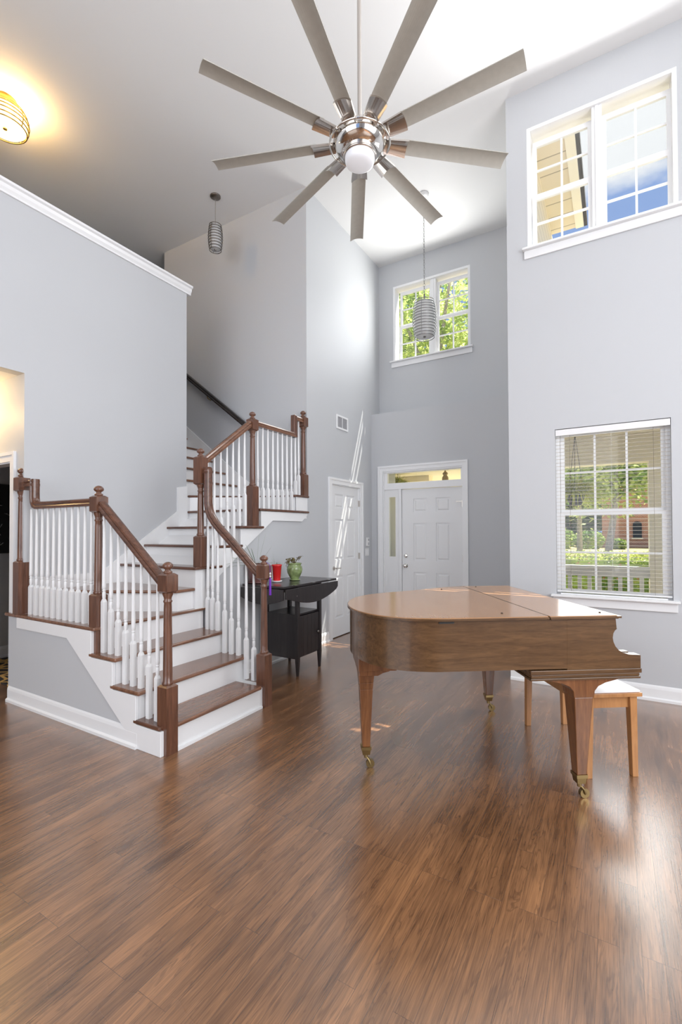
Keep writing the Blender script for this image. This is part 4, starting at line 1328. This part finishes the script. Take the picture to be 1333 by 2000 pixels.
# =================================================================== grand piano (local: x towards the keyboard, y away from the camera)
PA = math.atan2(0.572, 0.82)
pi_ = thing('grand_piano', 'brown grand piano with closed mahogany lid on three tapered legs', 'grand piano', (0.02, 2.886, 0), PA)
def catmull(P, sub=8):
    out = []
    for i in range(len(P) - 1):
        p0 = P[max(0, i - 1)]; p1 = P[i]; p2 = P[i + 1]; p3 = P[min(len(P) - 1, i + 2)]
        for k in range(sub):
            t = k / sub
            out.append(tuple(0.5 * ((2 * p1[j]) + (-p0[j] + p2[j]) * t + (2 * p0[j] - 5 * p1[j] + 4 * p2[j] - p3[j]) * t * t + (-p0[j] + 3 * p1[j] - 3 * p2[j] + p3[j]) * t ** 3) for j in (0, 1)))
    out.append(tuple(P[-1]))
    return out
curve = catmull([(-0.88, 0.0), (-1.02, 0.005), (-1.17, 0.045), (-1.30, 0.145), (-1.385, 0.30), (-1.415, 0.48), (-1.39, 0.68), (-1.31, 0.86), (-1.16, 1.0), (-0.96, 1.10), (-0.76, 1.20), (-0.58, 1.31), (-0.42, 1.362), (-0.36, 1.37)], 6)
def offset(poly, d):
    n = len(poly); out = []
    for i in range(n):
        p = Vector(poly[i]); a = Vector(poly[i - 1]); b2 = Vector(poly[(i + 1) % n])
        e1 = (p - a); e2 = (b2 - p)
        if e1.length < 1e-6 or e2.length < 1e-6:
            out.append(tuple(p)); continue
        n1 = Vector((-e1.y, e1.x)).normalized(); n2 = Vector((-e2.y, e2.x)).normalized()
        nn = (n1 + n2).normalized()
        s_ = 1 / max(0.4, nn.dot(n1))
        out.append(tuple(p + nn * d * s_))
    return out
LZ = 1.004
XH = -0.385
outl = [(XH - 0.003, 0.0)] + curve + [(XH - 0.003, 1.37)]
# polygon runs clockwise seen from above -> inside is to the right
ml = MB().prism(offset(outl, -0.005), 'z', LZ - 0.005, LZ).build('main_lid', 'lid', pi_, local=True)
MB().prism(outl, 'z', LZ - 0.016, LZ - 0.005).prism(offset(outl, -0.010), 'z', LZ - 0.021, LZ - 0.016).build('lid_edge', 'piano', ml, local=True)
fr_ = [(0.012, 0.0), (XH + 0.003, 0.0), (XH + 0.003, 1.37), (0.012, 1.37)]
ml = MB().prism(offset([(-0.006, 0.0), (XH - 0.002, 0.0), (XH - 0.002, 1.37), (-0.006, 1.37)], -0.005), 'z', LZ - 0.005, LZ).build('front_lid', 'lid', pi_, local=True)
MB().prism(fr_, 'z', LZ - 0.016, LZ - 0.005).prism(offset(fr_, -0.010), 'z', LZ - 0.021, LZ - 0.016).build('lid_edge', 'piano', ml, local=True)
m_ = MB()
m_.box(XH - 0.0028, 0.03, LZ - 0.006, XH + 0.0028, 1.34, LZ - 0.0005)
m_.build('lid_hinge', 'dark_metal', pi_, local=True)
m_ = MB()
for (a, b_) in ((-0.60, 0.11), (-0.62, 1.18), (-0.055, 0.085), (-0.30, 1.30)):
    m_.tube([(a, b_, LZ), (a, b_, LZ + 0.004)], 0.006, 10)
m_.build('lid_button', 'black', pi_, local=True)
# rim
RB = 0.722
rim_o = offset([(XH + 0.10, 0.0)] + curve + [(XH + 0.10, 1.37)], -0.016)
rim_o[0] = (XH + 0.10, rim_o[0][1]); rim_o[-1] = (XH + 0.10, rim_o[-1][1])
rim_i = offset(rim_o, -0.055)
rim_i[0] = (XH + 0.10, rim_i[0][1]); rim_i[-1] = (XH + 0.10, rim_i[-1][1])
vs = []; fs = []
n = len(rim_o)
for z in (RB, LZ - 0.021):
    vs += [(p[0], p[1], z) for p in rim_o] + [(p[0], p[1], z) for p in rim_i]
for i in range(n - 1):
    fs += [(i, i + 1, 2 * n + i + 1, 2 * n + i), (n + i, 3 * n + i, 3 * n + i + 1, n + i + 1), (i, n + i, n + i + 1, i + 1), (2 * n + i, 2 * n + i + 1, 3 * n + i + 1, 3 * n + i)]
fs += [(0, 2 * n, 3 * n, n), (n - 1, 2 * n - 1, 4 * n - 1, 3 * n - 1)]
mr = MB(); mr.add(vs, fs, False)
rim = mr.build('rim', 'piano', pi_, local=True)
md = rim.modifiers.new('edge', 'EDGE_SPLIT'); md.split_angle = 0.5
for p_ in rim.data.polygons: p_.use_smooth = True
bot = offset(rim_o, -0.03)
MB().prism(bot, 'z', RB + 0.02, RB + 0.04).build('soundboard', 'piano', pi_, local=True)
m_ = MB()
for yy in (0.35, 0.7, 1.0):
    m_.box(-1.30 + abs(yy - 0.6) * 0.25, yy - 0.04, RB - 0.01 + 0.012, -0.40, yy + 0.04, RB + 0.02)
m_.build('bracing_beam', 'piano_leg', pi_, local=True)
# cheeks with scrolled arms
arc = [(-0.010, LZ - 0.022), (-0.006, 0.935), (-0.004, 0.927), (-0.014, 0.920), (-0.024, 0.905), (-0.028, 0.880), (-0.024, 0.858), (-0.013, 0.834), (0.006, 0.813), (0.032, 0.798), (0.062, 0.789), (0.128, 0.785), (0.128, 0.715), (XH + 0.10, 0.715), (XH + 0.10, LZ - 0.022)]
MB().prism(arc, 'y', 0.016, 0.068).build('cheek', 'piano', pi_, local=True, bevel=0.0015)
MB().prism(arc, 'y', 1.302, 1.354).build('cheek', 'piano', pi_, local=True, bevel=0.0015)
kbm = MB().box(-0.488, 0.012, 0.690, 0.131, 1.358, 0.715).box(-0.482, 0.018, 0.672, 0.122, 1.352, 0.690).box(-0.488, 0.014, 0.660, 0.126, 1.356, 0.672)
kbm.build('keybed', 'piano', pi_, local=True, bevel=0.003)
MB().box(0.095, 0.068, 0.715, 0.120, 1.302, 0.762).build('key_slip', 'piano', pi_, local=True, bevel=0.002)
MB().box(-0.13, 0.068, 0.715, 0.095, 0.105, 0.792).build('key_block', 'piano', pi_, local=True)
MB().box(-0.13, 1.265, 0.715, 0.095, 1.302, 0.792).build('key_block', 'piano', pi_, local=True)
for i in range(52):
    y0 = 0.1065 + i * (1.157 / 52)
    MB().box(-0.070, y0 + 0.0006, 0.752, 0.084, y0 + 1.157 / 52 - 0.0006, 0.776).build('white_key', 'ivory', pi_, local=True)
for i in range(51):
    if (i + 5) % 7 in (2, 6): continue
    y0 = 0.1065 + (i + 1) * (1.157 / 52)
    MB().box(-0.070, y0 - 0.0055, 0.776, 0.026, y0 + 0.0055, 0.788).build('black_key', 'black', pi_, local=True)
MB().prism([(-0.072, 0.79), (-0.080, 0.79), (-0.12, 0.90), (-0.12, 0.955), (-0.104, 0.955), (-0.104, 0.90)], 'y', 0.069, 1.301).build('fallboard', 'piano', pi_, local=True)
# legs
def piano_leg(x, y, bracket, ztop=0.66):
    m_ = MB()
    a_, b_ = (0.054, 0.104) if bracket else (0.048, 0.080)
    m_.taper(x, y, 0.135, a_, a_, ztop - 0.10, b_, b_)
    m_.taper(x, y, ztop - 0.10, b_, b_, ztop - 0.06, b_ + 0.007, b_ + 0.007)
    if bracket:
        c0 = x
        pr = [(c0 - 0.055, ztop - 0.10), (c0 + 0.055, ztop - 0.10), (c0 + 0.060, ztop - 0.065), (c0 + 0.08, ztop - 0.040), (c0 + 0.12, ztop - 0.022), (c0 + 0.19, ztop - 0.006), (c0 + 0.20, ztop), (c0 - 0.20, ztop), (c0 - 0.19, ztop - 0.006), (c0 - 0.12, ztop - 0.022), (c0 - 0.08, ztop - 0.040), (c0 - 0.060, ztop - 0.065)]
        m_.prism(pr, 'y', y - 0.056, y + 0.056)
    else:
        m_.taper(x, y, ztop - 0.06, b_ + 0.007, b_ + 0.007, ztop + 0.005, 0.10, 0.10)
        m_.prism([(x - 0.05, ztop + 0.005), (x + 0.06, ztop + 0.005), (x + 0.09, ztop + 0.02), (x + 0.13, ztop + 0.03), (x + 0.13, ztop + 0.045), (x - 0.055, ztop + 0.045)], 'y', y - 0.12, y + 0.12)
        m_.box(x - 0.062, y - 0.16, ztop + 0.045, x + 0.165, y + 0.16, RB + 0.021)
    l_ = m_.build('leg', 'piano_leg', pi_, local=True, bevel=0.003)
    f_ = MB().taper(x, y, 0.085, 0.044, 0.044, 0.118, 0.054, 0.054).taper(x, y, 0.118, 0.062, 0.062, 0.136, 0.062, 0.062).build('brass_cap', 'brass', l_, local=True)
    cst = MB()
    cst.tube([(x, y, 0.09), (x, y, 0.062)], 0.012, 12)
    cst.tube([(x, y, 0.072), (x + 0.018, y - 0.016, 0.05), (x + 0.026, y - 0.018, 0.026)], 0.0055, 8)
    cst.tube([(x, y, 0.072), (x + 0.018, y + 0.016, 0.05), (x + 0.026, y + 0.018, 0.026)], 0.0055, 8)
    cst.tube([(x + 0.026, y - 0.011, 0.026), (x + 0.026, y + 0.011, 0.026)], 0.0258, 18)
    cst.tube([(x + 0.026, y - 0.021, 0.026), (x + 0.026, y + 0.021, 0.026)], 0.006, 8)
    cst.build('caster', 'brass', l_, local=True)
    return l_
piano_leg(-0.185, 0.083, True)
piano_leg(-0.20, 1.31, True)
piano_leg(-1.305, 0.50, False, 0.592)
MB().box(-0.98, 0.010, LZ - 0.030, -0.90, 0.017, LZ - 0.022).build('lid_latch', 'black', pi_, local=True)

# bench (local axes follow the piano)
BA = PA
bn = thing('piano_bench', 'honey-coloured piano bench with a white padded top', 'bench', (-0.245, 3.49, 0), BA)
MB().box(-0.175, -0.41, 0.478, 0.175, 0.41, 0.500).build('bench_frame', 'bench', bn, local=True, bevel=0.002)
MB().box(-0.168, -0.403, 0.500, 0.168, 0.403, 0.514).build('cushion', 'cushion', bn, local=True, bevel=0.006, segs=3)
m_ = MB()
m_.box(-0.14, -0.36, 0.405, -0.122, 0.36, 0.478); m_.box(0.122, -0.36, 0.405, 0.14, 0.36, 0.478)
m_.box(-0.122, -0.372, 0.405, 0.122, -0.354, 0.478); m_.box(-0.122, 0.354, 0.405, 0.122, 0.372, 0.478)
m_.build('apron', 'bench', bn, local=True)
for sx_ in (-1, 1):
    for sy_ in (-1, 1):
        MB().taper(sx_ * 0.142, sy_ * 0.372, 0.0, 0.034, 0.034, 0.478, 0.044, 0.044, dx=-sx_ * 0.008, dy=-sy_ * 0.004).build('leg', 'bench', bn, local=True, bevel=0.002)

# =================================================================== venetian blind
bl = thing('venetian_blind', 'white venetian blind with open slats in the large window', 'blind', (-0.02, YW + 0.028, 2.41))
bx0, bx1 = -0.469, 0.420
MB().box(bx0, YW + 0.006, 2.365, bx1, YW + 0.045, 2.404).box(bx0, YW + 0.001, 2.352, bx1, YW + 0.006, 2.408).build('headrail', 'blind', bl)
m_ = MB()
nsl = 43
for i in range(nsl):
    z = 0.915 + i * (2.335 - 0.915) / (nsl - 1)
    y0, y1, y2 = YW + 0.016, YW + 0.026, YW + 0.036
    m_.add([(bx0, y0, z), (bx1, y0, z), (bx1, y1, z + 0.0018), (bx0, y1, z + 0.0018), (bx0, y2, z), (bx1, y2, z),
            (bx0, y0, z - 0.0012), (bx1, y0, z - 0.0012), (bx1, y1, z + 0.0006), (bx0, y1, z + 0.0006), (bx0, y2, z - 0.0012), (bx1, y2, z - 0.0012)],
           [(0, 1, 2, 3), (3, 2, 5, 4), (6, 9, 8, 7), (9, 10, 11, 8), (0, 6, 7, 1), (4, 5, 11, 10), (0, 3, 9, 6), (3, 4, 10, 9), (1, 7, 8, 2), (2, 8, 11, 5)])
m_.build('slats', 'slat', bl)
MB().box(bx0, YW + 0.008, 0.884, bx1, YW + 0.042, 0.897).build('bottom_rail', 'blind', bl)
for x in (-0.35, -0.015, 0.30):
    MB().tube([(x, YW + 0.010, 0.895), (x, YW + 0.010, 2.37)], 0.0011, 5).build('ladder_cord', 'cord' if x != -0.015 else 'blind', bl)

# =================================================================== dark room beyond the doorway
r = MB().box(-6.1, 2.18, 0.001, -4.72, 3.55, 0.012).build('rug', 'rug'); tag(r, 'dark rug with gold lattice pattern in the room beyond the doorway', 'rug')
r.location = (0, 0, 0)
pc = thing('wall_picture', 'black picture with pale scribbles in the dark room', 'picture', (-6.2, 2.8, 1.6))
MB().box(-6.199, 2.25, 1.22, -6.17, 3.35, 2.03).build('canvas', 'black', pc)
m_ = MB()
rnd = random.Random(3)
for k in range(30):
    y0 = rnd.uniform(2.32, 3.2); z0 = rnd.uniform(1.3, 1.96)
    m_.tube([(-6.168, y0, z0), (-6.168, y0 + rnd.uniform(-.04, .04), z0 + rnd.uniform(-.03, .03)), (-6.168, y0 + rnd.uniform(0, .08), z0 + rnd.uniform(-.03, .03))], 0.003, 5)
m_.build('chalk_marks', 'scribble', pc)

# =================================================================== outside
GZ = 0.5
def cards(mb, n, sampler, size, rnd):
    for _ in range(n):
        c, sz = sampler()
        a = Vector((rnd.uniform(-1, 1), rnd.uniform(-1, 1), rnd.uniform(-0.6, 0.6))).normalized()
        b_ = a.cross(Vector((rnd.uniform(-1, 1), rnd.uniform(-1, 1), rnd.uniform(-1, 1)))).normalized()
        s_ = size * rnd.uniform(0.6, 1.3) * sz
        c = Vector(c)
        mb.add([c - a * s_, c - b_ * s_ * 0.45, c + a * s_, c + b_ * s_ * 0.45], [(0, 1, 2, 3)])
    return mb
swall('ground', MB().box(-60, 9.3, GZ - 0.3, 60, 90, GZ), 'grass', 'lawn and verge beyond the hedge', 'ground')
swall('ground_near_house', MB().box(-60, YE + 0.171, -0.9, 60, 9.3, -0.25), 'grass', 'planting strip at the foot of the porch', 'ground')
swall('street', MB().box(-60, 13.0, GZ, 60, 19.0, GZ + 0.012), 'road', 'pale asphalt street beyond the hedge', 'street')
swall('porch_floor', MB().box(-5.4, YE + 0.171, -0.24, -0.79, 9.2, -0.04).box(-0.779, YW + 0.171, -0.24, 4.5, 6.75, -0.04), 'concrete', 'porch floor slab', 'floor')
# porch in front of the large window
m_ = MB()
m_.box(-0.779, YW + 0.18, 2.60, 4.5, 6.75, 2.66)
swall('porch_ceiling', m_, 'beige', 'beige porch ceiling outside the large window', 'ceiling')
m_ = MB()
m_.box(-0.779, 6.42, 2.262, 4.5, 6.62, 2.60)
swall('porch_beam', m_, 'beige', 'beige beam along the porch edge', 'beam')
swall('porch_roof', MB().prism([(YW + 0.171, 2.9), (7.0, 2.66), (7.0, 2.74), (YW + 0.171, 3.3)], 'x', -0.779, 4.5), 'shingle', 'dark shingle roof of the porch', 'roof')
pcn = thing('porch_column', 'cream square column at the right of the porch railing', 'column', (0.49, 6.52, -0.04))
MB().box(0.352, 6.40, -0.04, 0.63, 6.66, 2.262).build('shaft', 'cream', pcn)
MB().box(0.335, 6.385, -0.04, 0.65, 6.675, 0.12).build('base_block', 'ext_white', pcn)
rl = thing('porch_railing', 'white porch railing with square balusters outside the large window', 'railing', (-0.2, 6.45, 0))
MB().box(-0.779, 6.41, 0.985, 0.352, 6.49, 1.03).build('top_rail', 'ext_white', rl)
MB().box(-0.779, 6.435, 0.90, 0.352, 6.465, 0.985).build('sub_rail', 'ext_white', rl)
MB().box(-0.779, 6.42, 0.10, 0.352, 6.48, 0.17).build('bottom_rail', 'ext_white', rl)
for i in range(10):
    x = -0.70 + i * 0.108
    MB().box(x - 0.022, 6.43, 0.17, x + 0.022, 6.47, 0.90).build('baluster', 'ext_white', rl)

def fern(name, label, x, y, z, s=1.0, hang=2.26, rnd=None):
    t = thing(name, label, 'hanging plant', (x, y, hang), group='hanging ferns on the porches')
    MB().lathe(x, y, [(0.0, z - 0.11 * s), (0.055 * s, z - 0.11 * s), (0.09 * s, z - 0.02 * s), (0.092 * s, z), (0.0, z)], 18).build('basket', 'black', t)
    for k in range(3):
        a = 0.5 + 2.094 * k
        MB().tube([(x + 0.09 * s * math.cos(a), y + 0.09 * s * math.sin(a), z), (x, y, hang - 0.05), (x, y, hang)], 0.003, 5).build('hanger', 'black', t)
    m_ = MB()
    for k in range(520):
        a = rnd.uniform(0, 2 * PI); el = rnd.uniform(0.1, 1.25)
        ln = rnd.uniform(0.18, 0.32) * s
        tip = Vector((x + math.cos(a) * math.cos(el) * ln * 1.1, y + math.sin(a) * math.cos(el) * ln * 1.1, z + math.sin(el) * ln))
        leaf_strip(m_, (x, y, z - 0.01), tip, 0.006 * s, rnd.uniform(0.02, 0.24) * s, 5)
    m_.build('fronds', 'fern', t)
    return t
rnd = random.Random(11)
fern('hanging_fern', 'hanging fern in a black basket outside the large window', -0.375, 5.9, 1.86, 1.05, 2.60, rnd)

# entry porch seen through transom and sidelight
swall('entry_porch_ceiling', MB().box(-5.4, YE + 0.18, 2.50, -0.79, 9.2, 2.56), 'beige', 'beige ceiling of the entry porch', 'ceiling')
swall('entry_porch_roof', MB().box(-5.4, YE + 0.171, 2.76, -0.79, 9.25, 2.82), 'shingle', 'dark roof of the entry porch', 'roof')
swall('entry_porch_beam', MB().box(-5.4, 8.2, 2.395, -2.95, 8.4, 2.50), 'beige', 'beige beam of the entry porch', 'beam')
swall('entry_porch_wall', MB().box(-4.1, YE + 0.172, -0.04, -3.98, 9.2, 2.50), 'siding', 'beige siding wall beside the front door', 'wall')
fern('hanging_fern', 'hanging fern outside the front door, seen through the transom', -3.38, 7.75, 2.27, 1.0, 2.50, rnd)
ll = thing('porch_lantern', 'brass porch lantern seen through the transom window', 'lantern', (-2.35, 7.3, 2.50))
MB().tube([(-2.35, 7.3, 2.50), (-2.35, 7.3, 2.44)], 0.006, 8).build('chain', 'brass', ll)
MB().lathe(-2.35, 7.3, [(0.0, 2.46), (0.010, 2.45), (0.012, 2.43), (0.040, 2.40), (0.044, 2.385), (0.028, 2.365), (0.050, 2.33), (0.060, 2.10), (0.02, 2.0), (0.0, 1.98)], 20).build('lantern_body', 'brass', ll)

# exterior of the entry block with its eave, seen through the upper window
swall('entry_block_siding', MB().box(-0.779, YW + 0.171, 2.7, -0.765, 8.0, 5.95), 'siding', 'beige siding side of the entry block outside the high window', 'wall')
swall('entry_block_front', MB().box(-0.82, YE + 0.171, 2.82, -0.779, 8.0, 5.95), 'beige', 'upper corner of the entry block', 'wall')
m_ = MB()
m_.box(-0.765, YW + 0.62, 5.95, -0.44, 7.62, 5.97)
swall('eave_soffit', m_, 'soffit', 'beige soffit under the eave outside the high window', 'soffit')
m_ = MB()
m_.box(-0.44, YW + 0.62, 5.93, -0.335, 7.62, 6.06)
swall('eave_fascia', m_, 'ext_white', 'white fascia board of the side eave', 'fascia')
m_ = MB()
m_.box(-0.335, YW + 0.62, 5.98, -0.29, 7.70, 6.09)
swall('gutter', m_, 'shingle', 'dark gutter and shingle edge of the side eave', 'gutter')
# unseen eaves added over the two high windows, sized to trim the sun
swall('sun_trim_eave_front', MB().box(-0.335, YW + 0.171, 5.98, 3.4, YW + 0.444, 6.10), 'ext_white', 'unseen eave added over the front wall to cut the sun into strips', 'eave')
swall('sun_trim_eave_entry', MB().box(-3.6, YE + 0.171, 5.98, -0.83, YE + 0.385, 6.10), 'ext_white', 'unseen eave added over the entry wall to cut the sun into strips', 'eave')

def tree(name, label, x, y, h_, trunk_r, crown, n, size, mat, rnd, z0=GZ, lean=0.0, limbs=5):
    t = thing(name, label, 'tree', (x, y, z0), group={'leafy_tree': 'trees outside the entry window', 'street_tree': 'trees along the street'}.get(name, 'trees in the background'))
    cz = crown[2]
    pts = [(x, y, z0 - 0.05), (x + lean * 0.4, y, z0 + (cz - z0) * 0.35), (x + lean, y, cz)]
    m_ = MB().tube(pts, [trunk_r * 1.15, trunk_r * 0.9, trunk_r * 0.4], 10)
    for k in range(limbs):
        a = 2 * PI * k / limbs + 0.4
        s0 = Vector(pts[1]).lerp(Vector(pts[2]), 0.2 + 0.5 * k / limbs)
        e0 = Vector((crown[0] + crown[3] * 0.75 * math.cos(a), crown[1] + crown[4] * 0.75 * math.sin(a), cz + crown[5] * rnd.uniform(0.0, 0.6)))
        m_.tube([s0, s0.lerp(e0, 0.5) + Vector((0, 0, 0.2)), e0], [trunk_r * 0.45, trunk_r * 0.3, trunk_r * 0.1], 7)
    m_.build('trunk', 'bark', t)
    blobs = []
    for k in range(16):
        while True:
            q = Vector((rnd.uniform(-1, 1), rnd.uniform(-1, 1), rnd.uniform(-1, 1)))
            if q.length < 1: break
        blobs.append(q)
    def smp():
        q = rnd.choice(blobs)
        d = Vector((rnd.gauss(0, 1), rnd.gauss(0, 1), rnd.gauss(0, 1))) * 0.22
        p_ = q * 0.85 + d
        return ((crown[0] + p_.x * crown[3], crown[1] + p_.y * crown[4], crown[2] + p_.z * crown[5]), 1.0)
    cards(MB(), n, smp, size, rnd).build('foliage', mat, t)
    return t
rnd = random.Random(5)
# seen through the window above the door
tree('leafy_tree', 'tall leafy tree filling the window above the front door', -4.6, 13.5, 9, 0.16, (-5.0, 13.4, 8.0, 3.0, 2.2, 3.2), 8500, 0.10, 'leaf_a', rnd)
tree('leafy_tree', 'darker tree behind the one outside the entry window', -7.2, 17.0, 9, 0.20, (-7.0, 17.5, 9.6, 4.2, 2.2, 4.2), 8000, 0.15, 'leaf_b', rnd)
# seen through the large window
tree('street_tree', 'slender tree with pale bark left of centre in the large window', -1.35, 23.5, 5, 0.11, (-2.6, 23.5, 4.9, 2.8, 1.8, 2.5), 9000, 0.15, 'leaf_b', rnd, limbs=4)
tree('street_tree', 'forked street tree in the middle of the large window', -0.22, 19.6, 5, 0.12, (0.2, 19.2, 4.5, 3.0, 1.8, 2.2), 15000, 0.115, 'leaf_a', rnd, lean=0.5, limbs=6)
tree('street_tree', 'bright leafy tree at the right beside the brick house', 3.4, 21.0, 5, 0.14, (2.6, 20.6, 4.8, 2.6, 1.6, 2.2), 9000, 0.13, 'leaf_a', rnd)
tree('background_tree', 'dense green tree far behind the street at the left', -6.0, 33.0, 9, 0.3, (-5.0, 37.5, 4.6, 6.5, 2.0, 4.6), 9000, 0.28, 'leaf_b', rnd)
tree('background_tree', 'broad green tree rising behind the brick house', 6.0, 40.0, 9, 0.3, (3.0, 40.5, 7.2, 9.0, 2.0, 5.5), 5200, 0.5, 'leaf_b', rnd)
tree('background_tree', 'green tree filling the gap left of the brick house', -2.6, 38.5, 7, 0.2, (-2.4, 39.0, 3.4, 2.6, 1.0, 2.8), 5000, 0.24, 'leaf_b', rnd)
# hedge in front of the porch
hg = thing('hedge', 'clipped yellow-green hedge with a few red blossoms beyond the railing', 'hedge', (0, 8.0, -0.25))
MB().box(-2.2, 7.75, -0.25, 3.0, 8.35, 1.02).build('hedge_core', 'leaf_b', hg)
def hs():
    f_ = rnd.random()
    x = rnd.uniform(-2.3, 3.1)
    if f_ < 0.55: return ((x, 7.70 + rnd.uniform(-0.06, 0.05), rnd.uniform(-0.2, 1.12)), 1)
    return ((x, rnd.uniform(7.68, 8.4), 1.04 + rnd.uniform(-0.04, 0.10)), 1)
cards(MB(), 9000, hs, 0.028, rnd).build('foliage', 'hedge', hg)
cards(MB(), 420, lambda: ((rnd.uniform(-2.2, 3.0), 7.62 + rnd.uniform(-0.03, 0.03), rnd.uniform(0.1, 1.08)), 1), 0.022, rnd).build('blossom', 'hedge_red', hg)
# shrubs by the house
for i, (x, y, r_, lb) in enumerate(((-2.5, 27.0, 0.85, 'dark round shrub at the left behind the pale trunk'), (-1.15, 27.5, 0.75, 'dark shrub between the two trunks'), (0.15, 27.2, 0.42, 'green rounded shrub right of the forked tree'))):
    b_ = MB()
    def ss():
        q = Vector((rnd.gauss(0, 1), rnd.gauss(0, 1), rnd.gauss(0, 1))).normalized() * rnd.uniform(0.75, 1.0)
        return ((x + q.x * r_, y + q.y * r_ * 0.7, GZ + r_ * 0.6 + q.z * r_ * 0.7), 1)
    s_ = thing('shrub', lb, 'shrub', (x, y, GZ), group='shrubs by the brick house')
    cards(b_, 900, ss, 0.10, rnd).build('foliage', 'leaf_b', s_)
    MB().tube([(x, y, GZ - 0.02), (x, y, GZ + r_)], 0.08, 7).build('stem', 'bark', s_)
# brick house
hh = thing('brick_house', 'red brick house across the street with an arched window', 'house', (4.5, 32, GZ))
MB().box(-0.6, 30.5, GZ, 2.05, 36, 4.4).box(2.05, 31.2, GZ, 10, 36, 4.4).build('wall', 'brick', hh)
MB().prism([(30.2, 4.4), (36.3, 4.4), (33.2, 6.6)], 'x', -1.0, 10.4).build('roof', 'shingle', hh)
wf = MB().box(0.90, 30.44, 1.05, 1.32, 30.499, 1.80)
arcp = [(0.90, 1.80)] + [(1.11 - 0.21 * math.cos(PI * k / 10), 1.80 + 0.16 * math.sin(PI * k / 10)) for k in range(1, 10)] + [(1.32, 1.80)]
wf.prism(arcp, 'y', 30.44, 30.499)
wn = wf.build('window', 'black', hh)
MB().box(0.84, 30.40, 0.98, 1.38, 30.499, 1.05).build('window_sill', 'ext_white', wn)
